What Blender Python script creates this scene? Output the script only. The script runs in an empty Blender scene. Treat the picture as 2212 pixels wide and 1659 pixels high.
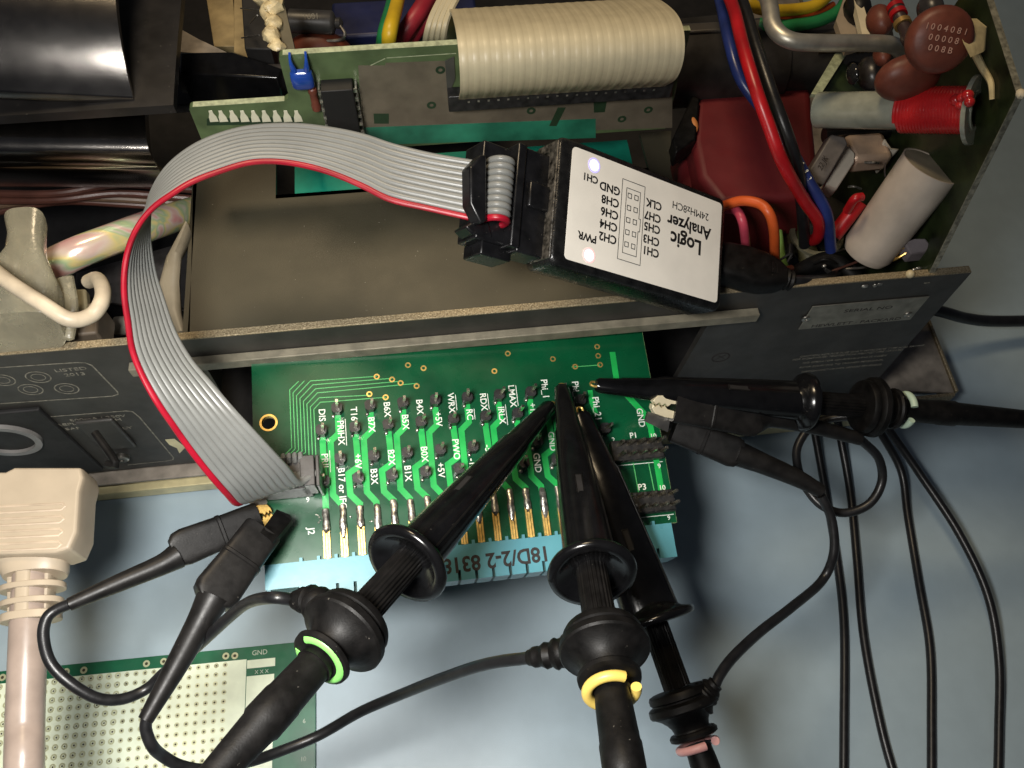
import bpy, math, random
from mathutils import Vector, Matrix
random.seed(4)
V = Vector
S = bpy.context.scene
C = S.collection
S.unit_settings.scale_length = 0.01          # 1 unit = 1 cm
# ------------------------------------------------------------------ camera
F, CX, CY, H = 1850.0, 1106.0, 829.5, 26.4
def _n(v): return v / v.length
dn = _n(V((1045 - CX, 1786 - CY, F)))        # straight down, in camera axes (x right, y down, z forward)
vx = _n(V((19400, -1650, F)))
XA = _n(vx - dn * vx.dot(dn)); ZA = -dn; YA = ZA.cross(XA)
R3 = Matrix((XA, YA, ZA))                    # world = R3 @ camera axes
cam = bpy.data.objects.new('camera', bpy.data.cameras.new('camera'))
C.objects.link(cam); S.camera = cam
m = (R3 @ Matrix(((1, 0, 0), (0, -1, 0), (0, 0, -1)))).to_4x4(); m.translation = V((0, 0, H))
cam.matrix_world = m
cam.data.sensor_width = 36; cam.data.lens = F / 2212 * 36
cam.data.clip_start = 0.5; cam.data.clip_end = 1000
# ------------------------------------------------------------------ world and lamps
S.world = bpy.data.worlds.new('World'); S.world.use_nodes = True
bg = S.world.node_tree.nodes['Background']
bg.inputs[0].default_value = (0.55, 0.6, 0.75, 1); bg.inputs[1].default_value = 0.05
def lamp(name, loc, aim, size, power, col, spread=180):
    l = bpy.data.lights.new(name, 'AREA'); l.shape = 'DISK'; l.size = size; l.energy = power; l.color = col; l.spread = math.radians(spread)
    o = bpy.data.objects.new(name, l); C.objects.link(o); o.location = loc
    o.rotation_euler = (V(aim) - V(loc)).to_track_quat('-Z', 'Y').to_euler()
lamp('desk_lamp_light', (-4.5, 1.2, 26.5), (-6, 4, 0), 5.0, 3900, (1.0, 0.97, 0.92), 125)
lamp('room_lamp_light', (-5, 26, 44), (0, 12, 0), 9, 6200, (1, 0.78, 0.50))
S.view_settings.view_transform = 'Standard'; S.view_settings.look = 'None'
S.view_settings.exposure = 0.0; S.view_settings.gamma = 1
# ------------------------------------------------------------------ helpers: a picture direction met with a plane of the place
O = V((0, 0, H))
def ray(x, y): return R3 @ V((x - CX, y - CY, F))
def W(x, y, z): d = ray(x, y); return O + d * ((z - H) / d.z)
def WX(x, y, X): d = ray(x, y); return O + d * (X / d.x)
def WY(x, y, Y): d = ray(x, y); return O + d * (Y / d.y)
def WP(x, y, o, n): d = ray(x, y); return O + d * ((o - O).dot(n) / d.dot(n))
class Frame:
    def __init__(s, o, M): s.o = V(o); s.M = Matrix(M); s.x = s.M.col[0].copy(); s.y = s.M.col[1].copy(); s.z = s.M.col[2].copy()
    def __call__(s, u, v, w=0): return s.o + s.x * u + s.y * v + s.z * w
    def at(s, px, py, w=0):
        p = WP(px, py, s.o + s.z * w, s.z) - s.o
        return V((p.dot(s.x), p.dot(s.y)))
    def mat(s, u, v, w=0, rz=0):
        m = s.M.to_4x4() @ Matrix.Rotation(rz, 4, 'Z'); m.translation = s(u, v, w); return m
def sm(p, n=8):                                # Catmull-Rom through points (any dimension)
    p = [V(q) for q in p]; out = []
    for i in range(len(p) - 1):
        a = p[i - 1] if i else p[0] * 2 - p[1]; b, c = p[i], p[i + 1]
        d = p[i + 2] if i + 2 < len(p) else c * 2 - b
        for k in range(n):
            t = k / n
            out.append(0.5 * (2 * b + (c - a) * t + (2 * a - 5 * b + 4 * c - d) * t * t + (3 * b - a - 3 * c + d) * t ** 3))
    return out + [p[-1]]
class MB:
    def __init__(s): s.v = []; s.f = []
    def add(s, vs, fs):
        k = len(s.v); s.v += [V(q) for q in vs]; s.f += [tuple(k + i for i in f) for f in fs]; return s
    def box(s, c, d, M=None):
        M = M or Matrix.Identity(3); c = V(c); d = V(d) / 2
        vs = [c + M @ V((sx * d.x, sy * d.y, sz * d.z)) for sz in (-1, 1) for sy in (-1, 1) for sx in (-1, 1)]
        return s.add(vs, [(0, 2, 3, 1), (4, 5, 7, 6), (0, 1, 5, 4), (2, 6, 7, 3), (0, 4, 6, 2), (1, 3, 7, 5)])
    def fbox(s, fr, a, b):                     # box between two corners of a frame
        a, b = V(a), V(b); c = (a + b) / 2; d = b - a
        return s.box(fr(*c), (abs(d.x), abs(d.y), abs(d.z)), fr.M)
    def prism(s, poly, ext):
        n = len(poly); ext = V(ext); nn = V((0, 0, 0))
        for i in range(n): nn += V(poly[i]).cross(V(poly[(i + 1) % n]))
        poly = [V(q) for q in poly]
        if nn.dot(ext) < 0: poly = poly[::-1]
        vs = poly + [q + ext for q in poly]
        return s.add(vs, [tuple(range(n))[::-1], tuple(range(n, 2 * n))] + [(i, (i + 1) % n, n + (i + 1) % n, n + i) for i in range(n)])
    def loft(s, rings, cap=True, close=False):
        n = len(rings[0]); k = len(s.v)
        for r in rings: s.v += [V(q) for q in r]
        m = len(rings)
        for j in range(m - 1 + (1 if close else 0)):
            for i in range(n):
                a = k + j * n; b = k + ((j + 1) % m) * n
                s.f.append((a + i, a + (i + 1) % n, b + (i + 1) % n, b + i))
        if cap and not close:
            s.f.append(tuple(k + i for i in range(n))[::-1]); s.f.append(tuple(k + (m - 1) * n + i for i in range(n)))
        return s
    def tube(s, path, r, seg=12, flat=1.0, up=None, cap=True, fn=None):
        path = [V(p) for p in path]; n = len(path); rings = []; u = None
        for i, p in enumerate(path):
            t = _n(path[min(i + 1, n - 1)] - path[max(i - 1, 0)])
            if u is None: u = V(up) if up is not None else (V((0, 0, 1)) if abs(t.z) < .9 else V((0, 1, 0)))
            if up is not None: u = V(up)
            u = _n(u - t * u.dot(t)); w = t.cross(u)
            rr = r[i] if isinstance(r, (list, tuple)) else r
            rings.append([p + (w * math.cos(2 * math.pi * k / seg) + u * flat * math.sin(2 * math.pi * k / seg)) * rr * (fn(k, i) if fn else 1) for k in range(seg)])
        return s.loft(rings, cap)
    def lathe(s, a, d, prof, seg=32, cap=True, fn=None):
        a, d = V(a), _n(V(d)); u = _n(V((0, 0, 1)) - d * d.z) if abs(d.z) < .95 else _n(V((1, 0, 0)) - d * d.x); w = d.cross(u)
        return s.loft([[a + d * t + (w * math.cos(2 * math.pi * k / seg) + u * math.sin(2 * math.pi * k / seg)) * r * (fn(k) if fn else 1) for k in range(seg)] for t, r in prof], cap)
    def slab(s, st, seg=28):                   # st: (centre, half width vector, half height vector, exponent)
        rings = []
        for c, a, b, e in st:
            ring = []
            for k in range(seg):
                th = 2 * math.pi * (k + .5) / seg; cc, ss = math.cos(th), math.sin(th)
                ring.append(V(c) + V(a) * math.copysign(abs(cc) ** (2 / e), cc) + V(b) * math.copysign(abs(ss) ** (2 / e), ss))
            rings.append(ring)
        return s.loft(rings)
    def ball(s, c, r, seg=16, M=None):
        c = V(c); M = M or Matrix.Identity(3); r = V(r) if hasattr(r, '__len__') else V((r, r, r))
        return s.loft([[c + M @ V((r.x * math.sin(a) * math.cos(b), r.y * math.sin(a) * math.sin(b), r.z * math.cos(a))) for b in [2 * math.pi * k / seg for k in range(seg)]] for a in [math.pi * (.02 + .96 * j / 10) for j in range(11)]])
    def strip(s, pts, wd, fr, w, th=.003):     # flat band along a 2-D polyline in a frame
        pts = [V(p) for p in pts]; n = len(pts); L = []; Rr = []
        for i, p in enumerate(pts):
            d1 = _n(p - pts[i - 1]) if i else _n(pts[1] - p); d2 = _n(pts[i + 1] - p) if i < n - 1 else d1
            t = _n(d1 + d2); nr = V((-t.y, t.x)); k = wd / 2 / max(.5, nr.dot(V((-d1.y, d1.x))))
            L.append(p + nr * k); Rr.append(p - nr * k)
        for i in range(n - 1):
            q = [L[i], Rr[i], Rr[i + 1], L[i + 1]]
            s.add([fr(a.x, a.y, w) for a in q] + [fr(a.x, a.y, w + th) for a in q], [(4, 5, 6, 7), (0, 1, 5, 4), (1, 2, 6, 5), (2, 3, 7, 6), (3, 0, 4, 7)])
        return s
    def ring(s, c, ax, r0, r1, h, seg=20):
        c, ax = V(c), _n(V(ax)); u = _n(ax.orthogonal()); w = ax.cross(u)
        P = lambda r, t: [c + ax * t + (u * math.cos(2 * math.pi * k / seg) + w * math.sin(2 * math.pi * k / seg)) * r for k in range(seg)]
        return s.loft([P(r0, 0), P(r1, 0), P(r1, h), P(r0, h)], False, True)
    def mesh(s, name, mat, org=V((0, 0, 0)), ang=35):
        me = bpy.data.meshes.new(name); me.from_pydata([q - org for q in s.v], [], s.f)
        import bmesh
        b = bmesh.new(); b.from_mesh(me); bmesh.ops.recalc_face_normals(b, faces=b.faces); b.to_mesh(me); b.free()
        me.shade_smooth(); me.set_sharp_from_angle(angle=math.radians(ang))
        me.materials.append(mat); return me
ORG = {}
def thing(name, label, cat, loc=(0, 0, 0), group=None):
    o = bpy.data.objects.new(name, None); C.objects.link(o); o.location = loc; o.empty_display_size = .3
    ORG[o.name] = V(loc); o['label'] = label; o['category'] = cat
    if group: o['group'] = group
    return o
def obj(name, mb, mat, parent=None, bev=0, ang=35, seg=2):
    og = ORG.get(parent.name, V((0, 0, 0))) if parent else V((0, 0, 0))
    o = bpy.data.objects.new(name, mb.mesh(name, mat, og, ang)); C.objects.link(o)
    if parent: o.parent = parent; ORG[o.name] = og
    if bev:
        b = o.modifiers.new('bevel', 'BEVEL'); b.width = bev; b.segments = seg; b.limit_method = 'ANGLE'; b.angle_limit = math.radians(40)
    return o
def inst(name, me, mw, parent, bev=0):         # shares mesh data; mw is where it stands
    o = bpy.data.objects.new(name, me); C.objects.link(o); o.parent = parent
    mm = mw.copy(); mm.translation = mw.translation - ORG[parent.name]; o.matrix_local = mm; ORG[o.name] = V((0, 0, 0))
    return o
def tag(o, label, cat, group=None):
    o['label'] = label; o['category'] = cat
    if group: o['group'] = group
    return o
def text(s, size, o, xd, yd, mat, parent, name='lettering', ext=.002, ax='CENTER', bold=0, sx=1):
    cu = bpy.data.curves.new('t', 'FONT'); cu.body = s; cu.size = size; cu.extrude = ext; cu.offset = bold
    cu.align_x = ax; cu.align_y = 'CENTER'; cu.resolution_u = 3
    t = bpy.data.objects.new('t', cu); C.objects.link(t); bpy.context.view_layer.update()
    me = bpy.data.meshes.new_from_object(t.evaluated_get(bpy.context.evaluated_depsgraph_get()))
    bpy.data.objects.remove(t); bpy.data.curves.remove(cu)
    xd = _n(V(xd)); yd = _n(V(yd) - xd * V(yd).dot(xd)); M = Matrix((xd * sx, yd, xd.cross(yd))).transposed().to_4x4(); M.translation = V(o) - ORG.get(parent.name, V((0, 0, 0)))
    me.transform(M); me.materials.clear(); me.materials.append(mat)
    o = bpy.data.objects.new(name, me); C.objects.link(o); o.parent = parent; ORG[o.name] = ORG.get(parent.name, V((0, 0, 0)))
    return o
# ------------------------------------------------------------------ materials
def M(name, col, rough=.5, metal=0, var=.12, vs=1.5, bump=0, bs=40, speck=0, spec=.5, coat=0, trans=0, emit=0, col2=None, rv=.12, dist=.01, alpha=1):
    m = bpy.data.materials.new(name); m.use_nodes = True; nt = m.node_tree; N = nt.nodes; L = nt.links
    b = N['Principled BSDF']; b.inputs['Roughness'].default_value = rough; b.inputs['Metallic'].default_value = metal
    b.inputs['Specular IOR Level'].default_value = spec; b.inputs['Coat Weight'].default_value = coat; b.inputs['Coat Roughness'].default_value = .12
    b.inputs['Transmission Weight'].default_value = trans; b.inputs['Alpha'].default_value = alpha
    g = N.new('ShaderNodeNewGeometry')
    def noise(sc, det=4):
        n = N.new('ShaderNodeTexNoise'); n.inputs['Scale'].default_value = sc; n.inputs['Detail'].default_value = det
        L.new(g.outputs['Position'], n.inputs['Vector']); return n
    c2 = col2 or tuple(c * (1 - 2 * var) for c in col)
    n1 = noise(vs); r = N.new('ShaderNodeValToRGB'); r.color_ramp.elements[0].position = .32; r.color_ramp.elements[1].position = .68
    r.color_ramp.elements[0].color = (*c2, 1); r.color_ramp.elements[1].color = (*[c * (1 + var * .6) for c in col], 1)
    L.new(n1.outputs['Fac'], r.inputs['Fac']); out = r.outputs['Color']
    if speck:
        n2 = noise(14, 2); q = N.new('ShaderNodeValToRGB'); q.color_ramp.elements[0].position = .74; q.color_ramp.elements[1].position = .78
        L.new(n2.outputs['Fac'], q.inputs['Fac']); mx = N.new('ShaderNodeMixRGB'); mx.inputs['Color2'].default_value = (.5, .46, .38, 1)
        ml = N.new('ShaderNodeMath'); ml.operation = 'MULTIPLY'; ml.inputs[1].default_value = speck
        L.new(q.outputs['Color'], ml.inputs[0]); L.new(ml.outputs[0], mx.inputs['Fac']); L.new(out, mx.inputs['Color1']); out = mx.outputs['Color']
    L.new(out, b.inputs['Base Color'])
    if rv:
        n3 = noise(vs * 2.3); mr = N.new('ShaderNodeMapRange'); mr.inputs['To Min'].default_value = max(.02, rough - rv); mr.inputs['To Max'].default_value = min(1, rough + rv)
        L.new(n3.outputs['Fac'], mr.inputs['Value']); L.new(mr.outputs[0], b.inputs['Roughness'])
    if bump:
        n4 = noise(bs, 3); bp = N.new('ShaderNodeBump'); bp.inputs['Strength'].default_value = bump; bp.inputs['Distance'].default_value = dist
        L.new(n4.outputs['Fac'], bp.inputs['Height']); L.new(bp.outputs['Normal'], b.inputs['Normal'])
    if emit:
        b.inputs['Emission Color'].default_value = (*col, 1); b.inputs['Emission Strength'].default_value = emit
    return m
m_desk = M('desk_laminate', (.36, .455, .51), .38, var=.025, vs=1.5, bump=.3, bs=50, speck=.10, rv=.03)
m_green = M('adapter_solder_mask', (.002, .078, .028), .28, var=.15, vs=.8, coat=.4, bump=.03, bs=3)
m_trace = M('trace_copper_under_mask', (.016, .46, .09), .33, var=.1, coat=.4)
m_thin = M('thin_trace', (.10, .50, .16), .3, var=.1)
m_silk = M('white_silkscreen', (.78, .82, .74), .6, var=.05)
m_gold = M('gold_plate', (1.0, .66, .2), .36, .85, var=.15, vs=9, bump=.25, bs=12)
m_tin = M('solder', (.66, .63, .56), .34, .9, var=.35, vs=10, bump=.5, bs=9, dist=.03)
m_pinhead = M('header_plastic', (.022, .021, .021), .42, var=.3, bump=.3, bs=12, vs=6)
m_teal = M('edge_connector_plastic', (.105, .335, .40), .33, var=.06, vs=1.2, bump=.08, bs=10, coat=.2)
m_tealdark = M('slot_dark', (.01, .05, .045), .6)
m_ink = M('black_ink', (.03, .022, .02), .7, var=.3, vs=12)
m_bk = M('black_plastic', (.008, .008, .009), .3, var=.3, speck=.12, vs=3, bump=.04, bs=25)
m_bkg = M('glossy_black_plastic', (.005, .005, .0055), .19, var=.2, speck=.06, vs=3, rv=.06, bump=.04, bs=14)
m_rub = M('black_rubber', (.006, .0055, .0053), .5, spec=.22, var=.35, vs=4, bump=.25, bs=30, speck=.15)
m_rub2 = M('charcoal_rubber', (.011, .0102, .0098), .43, spec=.32, var=.25, vs=3, bump=.15, bs=30, speck=.12)
m_cable = M('black_cable_jacket', (.012, .012, .013), .36, var=.2, vs=4, bump=.15, bs=30)
m_grey = M('grey_ribbon_pvc', (.205, .21, .20), .36, var=.05, vs=1, bump=.06, bs=20)
m_red = M('red_ribbon_stripe', (.36, .006, .022), .38, var=.15)
m_panel = M('rear_panel_paint', (.04, .037, .033), .5, var=.15, vs=1.2, bump=.25, bs=45, speck=.1)
m_edge = M('bare_cast_edge', (.42, .35, .23), .42, .6, var=.3, vs=24, bump=.8, bs=38, dist=.025, col2=(.20, .155, .09))
m_lip = M('opening_lip_paint', (.25, .225, .165), .5, .2, var=.15, vs=3, bump=.6, bs=35, dist=.02)
m_shield = M('olive_shield_paint', (.052, .045, .027), .5, var=.07, vs=.7, bump=.35, bs=40, speck=.5)
m_base = M('base_pan_grey', (.30, .26, .215), .5, var=.2, vs=2, bump=.2)
m_cream = M('chromated_base_lip', (.72, .63, .36), .35, .2, var=.15, vs=1.5, bump=.15)
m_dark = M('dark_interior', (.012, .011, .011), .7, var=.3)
m_steel = M('dull_steel', (.5, .47, .42), .36, 1, var=.25, vs=2, bump=.1)
m_dome = M('black_moulded_cover', (.017, .0155, .015), .3, var=.25, vs=1.2, spec=.8, speck=.3, bump=.18, bs=40, rv=.05)
m_oldpcb = M('old_circuit_board', (.10, .145, .062), .42, var=.18, vs=1.5, bump=.1)
m_oldpcbe = M('old_board_edge', (.42, .46, .29), .6, var=.2, vs=8, bump=.4, bs=30)
m_cop = M('masked_ground_plane', (.19, .16, .115), .42, .3, var=.12, vs=2)
m_old = M('dark_mask_gap', (.02, .045, .02), .5)
m_beige = M('beige_ribbon_pvc', (.54, .47, .31), .42, var=.05, vs=2)
m_white = M('analyzer_label_paper', (.88, .85, .78), .4, var=.03, coat=.15)
m_prt = M('label_print_black', (.01, .01, .01), .5)
m_case = M('analyzer_case', (.009, .009, .009), .28, var=.3, bump=.5, bs=28, dist=.015, vs=4)
m_blue = M('blue_epoxy', (.015, .06, .33), .16, var=.15, coat=.6)
m_brown = M('brown_epoxy', (.17, .047, .028), .45, var=.15, vs=3, bump=.15, bs=12)
m_redblk = M('red_film_wrap', (.13, .012, .014), .5, var=.1, vs=.8, bump=.06)
m_redw = M('red_wire', (.45, .010, .014), .33, var=.15)
m_bluew = M('blue_wire', (.02, .035, .16), .33, var=.2)
m_yel = M('yellow_wire', (.7, .46, .02), .4)
m_grn = M('green_wire', (.02, .22, .07), .4)
m_org = M('orange_wire', (.72, .12, .025), .4)
m_pink = M('pink_wire', (.5, .06, .10), .4)
m_vio = M('brown_wire', (.09, .035, .025), .4)
m_alu = M('satin_aluminium_rod', (.62, .59, .50), .42, .75, var=.12, vs=3, rv=.06)
m_former = M('translucent_coil_former', (.62, .64, .52), .22, var=.12, vs=2, trans=.5, coat=.4)
m_enam = M('red_enamel_wire', (.60, .02, .022), .25, var=.12, coat=.5)
m_wht = M('capacitor_sleeve', (.56, .48, .40), .42, var=.1, vs=1.2, bump=.12, bs=14)
m_capend = M('capacitor_end_card', (.33, .29, .21), .7, var=.15)
m_nylon = M('nylon_white', (.55, .5, .42), .4, var=.1)
m_heat = M('cloudy_heat_shrink', (.5, .46, .33), .25, trans=.6, var=.15, vs=1.2, bump=.3, bs=3, dist=.1, coat=.3)
m_ivory = M('ivory_sleeve', (.58, .49, .36), .4, var=.12, vs=2)
m_plug = M('beige_moulded_plug', (.44, .365, .27), .42, var=.06, vs=1, bump=.12, bs=30)
m_plugc = M('beige_cable_jacket', (.36, .285, .24), .33, var=.08, vs=2)
m_amber = M('dark_wax', (.6, .5, .3), .4)
def irid():
    m = M('rainbow_mylar_sleeve', (.5, .4, .25), .2, .3, var=0); nt = m.node_tree; N = nt.nodes; L = nt.links
    g = N.new('ShaderNodeNewGeometry'); n = N.new('ShaderNodeTexNoise'); n.inputs['Scale'].default_value = .55; n.inputs['Distortion'].default_value = .6
    mp = N.new('ShaderNodeMapping'); mp.inputs['Scale'].default_value = (.45, 2.6, 2.6); mp.inputs['Rotation'].default_value = (0, 0, -.3)
    L.new(g.outputs['Position'], mp.inputs['Vector']); L.new(mp.outputs[0], n.inputs['Vector'])
    r = N.new('ShaderNodeValToRGB'); e = r.color_ramp.elements; e[0].position = .3; e[0].color = (.72, .30, .30, 1); e[1].position = .7; e[1].color = (.75, .36, .33, 1)
    for p, c in ((.42, (.75, .6, .5, 1)), (.5, (.8, .66, .28, 1)), (.57, (.42, .55, .32, 1)), (.63, (.7, .6, .5, 1))): q = e.new(p); q.color = c
    L.new(n.outputs['Fac'], r.inputs['Fac']); L.new(r.outputs['Color'], N['Principled BSDF'].inputs['Base Color']); return m
m_irid = irid()
m_film = M('dark_glossy_film', (.24, .225, .21), .2, 1.0, var=.12, vs=1.2, bump=.2, bs=45, speck=.15, rv=.04)
# ------------------------------------------------------------------ the desk
d = MB().box((0, 40, -.5), (400, 400, 1)); desk = obj('desk_surface', d, m_desk); desk['kind'] = 'structure'
# ------------------------------------------------------------------ opened calculator chassis
YP = 11.0; ZT = 8.67
ch = thing('instrument_chassis', 'opened brown-black instrument chassis with its dark rear panel, olive shield cover and cream base lip', 'chassis', (0, YP, 1))
PF = Frame((0, YP, 0), ((1, 0, 0), (0, 0, -1), (0, 1, 0)))       # rear panel frame: x right, y up, z towards the viewer
def PP(px, py, w=0): return PF.at(px, py, w)
pr = P0 = W(2110, 616, ZT).x
xo = PP(468, 900).x; a1 = PP(1530, 705); a2 = PP(1462, 818)
zt = PP(1000, 719).y; yf = W(1000, 737, zt).y; zlip = zt - .35
zb = 1.5; zo = 2.6
# panel in one sheet with an opening: left, right, top and bottom fields
mb = MB(); T = V((0, .2, 0))
def pf(pts): mb.prism([PF(*p) for p in pts], T)
xr2 = a2.x + (a2.x - a1.x) / (a2.y - a1.y) * (zo - a2.y)
pf([(-26, zb), (xo, zb), (xo, ZT - .0), (-26, ZT)])
pf([(xo, zlip + .1), (pr, zlip + .1), (pr, ZT), (xo, ZT)])
pf([(xo, zb), (pr, zb), (pr, zo), (xo, zo)])
pf([(xr2, zo), (pr, zo), (pr, zlip + .1), (a1.x, zlip + .1)])
panel = obj('rear_panel', mb, m_panel, ch)
e = MB().box((-26 / 2 + pr / 2, YP + .1, ZT + .02), (26 + pr - .02, .2, .05)); obj('bare_top_edge', e, m_edge, panel, .012)
lx0 = W(277, 790, zt).x; lx1 = W(1645, 688, zt).x
lp = MB().box(((lx0 + lx1) / 2, (yf + YP - .002) / 2, zt - .17), (lx1 - lx0, YP - yf - .004, .34)); obj('opening_lip', lp, m_lip, ch, .025, seg=2)
def line(poly, w, parent, mat=None, wd=.035, name='printed_frame'):
    return obj(name, MB().strip(poly, wd, PF, w), mat or m_print, parent)
m_print = M('faded_panel_print', (.27, .25, .20), .6, var=.3, vs=9)
def q(cx, cy, x, y, s=.2712): return ((cx + x * s) / 1.4756, (cy + y * s) / 1.4756)
L1 = [tuple(PP(*q(0, 1130, x, y), .01)) for x, y in ((-300, 175), (900, 97), (1000, 100), (1080, 130), (1380, 440), (1385, 470), (1320, 492), (-300, 600))]
L2 = [tuple(PP(*q(0, 1130, x, y), .01)) for x, y in ((450, 745), (1480, 665), (1560, 675), (1640, 740), (2040, 1215), (2030, 1240), (1950, 1255), (1500, 1300))]
line(L1, .004, panel); line(L2, .004, panel)
def ptxt(s, px, py, size, mat=None, w=.004, par=None, sx=1.25, sh=0):
    p = PP(px, py, w); return text(s, size, PF(p.x, p.y, w), (1, 0, 0), (0, 0, 1), mat or m_print, par or panel, sx=sx)
for s, x, y, z in (('LISTED', 830, 178, .2), ('2013', 880, 235, .2), ('500mA / 250V', 1150, 750, .2), ('REPLACE WITH', 1050, 800, .2), ('SAME TYPE', 1040, 855, .2), ('FUSE ONLY', 1280, 885, .2)):
    ptxt(s, *q(0, 1130, x, y), z)
for x, y in ((450, 265), (30, 300), (360, 410), (785, 400)):
    p = PP(*q(0, 1130, x, y)); rg = MB().ring(PF(p.x, p.y, .004), PF.z, .26, .29, .003, 28); rg.ring(PF(p.x, p.y, .004), PF.z, .15, .17, .003, 20); obj('approval_mark', rg, m_print, panel)
rows = ['CAUTION REPLACE FUSE ONLY WITH SAME TYPE AND RATING', 'FOR CONTINUED PROTECTION AGAINST FIRE HAZARD', 'NO OPERATOR SERVICEABLE PARTS INSIDE', 'REFER SERVICING TO TRAINED PERSONNEL', 'DISCONNECT POWER BEFORE SERVICING']
for i, (s, (x, y)) in enumerate(zip(rows, ((1230, 830), (1000, 890), (950, 960), (900, 1030), (900, 1100)))):
    ptxt(s, (2500 + x * .2034) / 1.4756, (950 + y * .2034) / 1.4756, .14, sx=.95)
# left border of the printed area on the right side, and warning ring
p = PP(1557, 772); rg = MB().ring(PF(p.x, p.y, .004), PF.z, .22, .27, .004, 28); obj('printed_ring', rg, m_ink, panel)
ptxt('X', 1557, 772, .3, m_ink)
# riveted serial plate
sp = [(x, y) for x, y in ((1712, 713), (1752, 662), (1992, 648), (2001, 652), (1978, 690), (1945, 697), (1900, 702))]
pl = [PP(*p, .03) for p in ((1712, 713), (1757, 662), (2000, 650), (1963, 692))]
x0, x1 = pl[1].x - .02, pl[2].x + .0; y1, y0 = pl[1].y, pl[0].y
plate = obj('serial_plate', MB().fbox(PF, (x0, y0, .01), (x1, y1, .04)), M('serial_plate_aluminium', (.30, .28, .23), .45, .6, var=.15, vs=3), ch, .015)
for px, py in ((1741, 689), (1961, 680)):
    p = PP(px, py, .05); r = MB().lathe(PF(p.x, p.y, .04), PF.z, [(0, .12), (.03, .115), (.05, .08), (.05, .05), (.02, .045)], 24); obj('rivet', r, m_steel, plate)
ptxt('SERIAL NO', 1876, 668, .2, m_ink, .042, plate, 1.4)
text('HEWLETT · PACKARD', .2, PF((x0 + x1) / 2, y0 + .13, .042), (1, 0, 0), (0, 0, 1), m_ink, plate, sx=1.3)
# base pan and cream lip
bz = 1.2
c1 = W(2062, 848, bz); c2 = W(2018, 718, bz); c3 = W(1952, 843, bz)
mb = MB().prism([V((-30, 10.7, bz - .12)), V((c3.x, 10.7, bz - .12)), V((c3.x, c3.y, bz - .12)), V((c1.x, c1.y, bz - .12)), V((c1.x + .15, 34, bz - .12)), V((-30, 34, bz - .12))], (0, 0, .12))
base = obj('base_pan', mb, m_base, ch, .02)
mb = MB().box(((c1.x + c3.x) / 2, c1.y - .05, bz - .5), (c1.x - c3.x, .12, 1.0)); mb.box((c1.x + .06, (c1.y + 34) / 2, bz - .45), (.1, 34 - c1.y, 1.1)); obj('base_pan_edge', mb, m_edge, base, .02)
la = W(450, 1045, .7); lb = W(1855, 921, .7)
mb = MB().box(((-30 + lb.x) / 2, (la.y + 11.0) / 2, .66), (lb.x + 30, 11.0 - la.y, .08)); mb.box(((-30 + lb.x) / 2, la.y + .05, .42), (lb.x + 30, .1, .5)); obj('base_lip', mb, m_cream, ch, .03)
# dark inside: floor and far wall of the case
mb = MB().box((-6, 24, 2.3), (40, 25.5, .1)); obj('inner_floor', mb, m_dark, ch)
# olive shield with a window cut in it
zs = 8.5
S1 = W(413, 430, zs); S2 = W(409, 737, zs); sR = 7.6; yB = 16.6
wl = W(596, 365, zs).x; wb = W(640, 418, zs).y; wr = W(1440, 330, zs).x; wt = W(1100, 306, zs).y + .15
mb = MB(); t = V((0, 0, -.14)); y0s = YP + .21
def sh(pts): mb.prism([V((x, y, zs)) for x, y in pts], t)
sh([(S2.x, y0s), (wl, y0s), (wl, yB), (S1.x, yB)]); sh([(wl, y0s), (sR - 1.1, y0s), (sR - .9, wb), (wl, wb)])
xw = W(1440, 330, zs).x - .6
sh([(xw, wb), (sR - .9, wb), (sR - .6, yB), (xw, yB)])
mb.box((S1.x + .06, (y0s + yB) / 2, zs - 1.5), (.12, yB - y0s, 3)); mb.box(((wl + xw) / 2, wb - .06, zs - .5), (xw - wl, .12, 1))
obj('shield_cover', mb, m_shield, ch)
mb = MB().box(((wl + xw) / 2 + .1, (wb + 17) / 2 + .2, 7.55), (xw - wl - .45, 17 - wb, .1)); obj('window_lens', mb, M('green_filter_lens', (.01, .30, .20), .4, var=.1), ch)
# grey sheet metal inside, left of the shield
mb = MB().prism([W(150, 640, 4), W(405, 560, 4), W(405, 668, 4), W(345, 668, 4), W(250, 655, 4), W(190, 640, 4)], (0, 0, -.1))
mb.prism([W(165, 590, 3.9), W(410, 520, 3.9), W(410, 610, 3.9), W(150, 660, 3.9)], (0, 0, -.1))
obj('inner_bracket', mb, M('inner_bracket_steel', (.22, .20, .19), .4, .5, var=.3, vs=1.5), ch)
mb = MB()
for x in (300, 383): mb.prism([W(x, 465, 4.4), W(x + 22, 465, 4.4), W(x + 22, 665, 4.4), W(x, 665, 4.4)], (0, 0, -.1))
obj('bracket_slot', mb, m_dark, ch)
mb = MB().lathe(W(355, 728, 7.0), V((1, 0, 0)), [(0, .28), (.5, .28), (.52, .34), (1.3, .34)], 24); mb.lathe(W(250, 705, 6.2), V((1, 0, 0)), [(0, .26), (1.6, .26)], 24); obj('spacer', mb, m_nylon, ch, .02)
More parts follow.
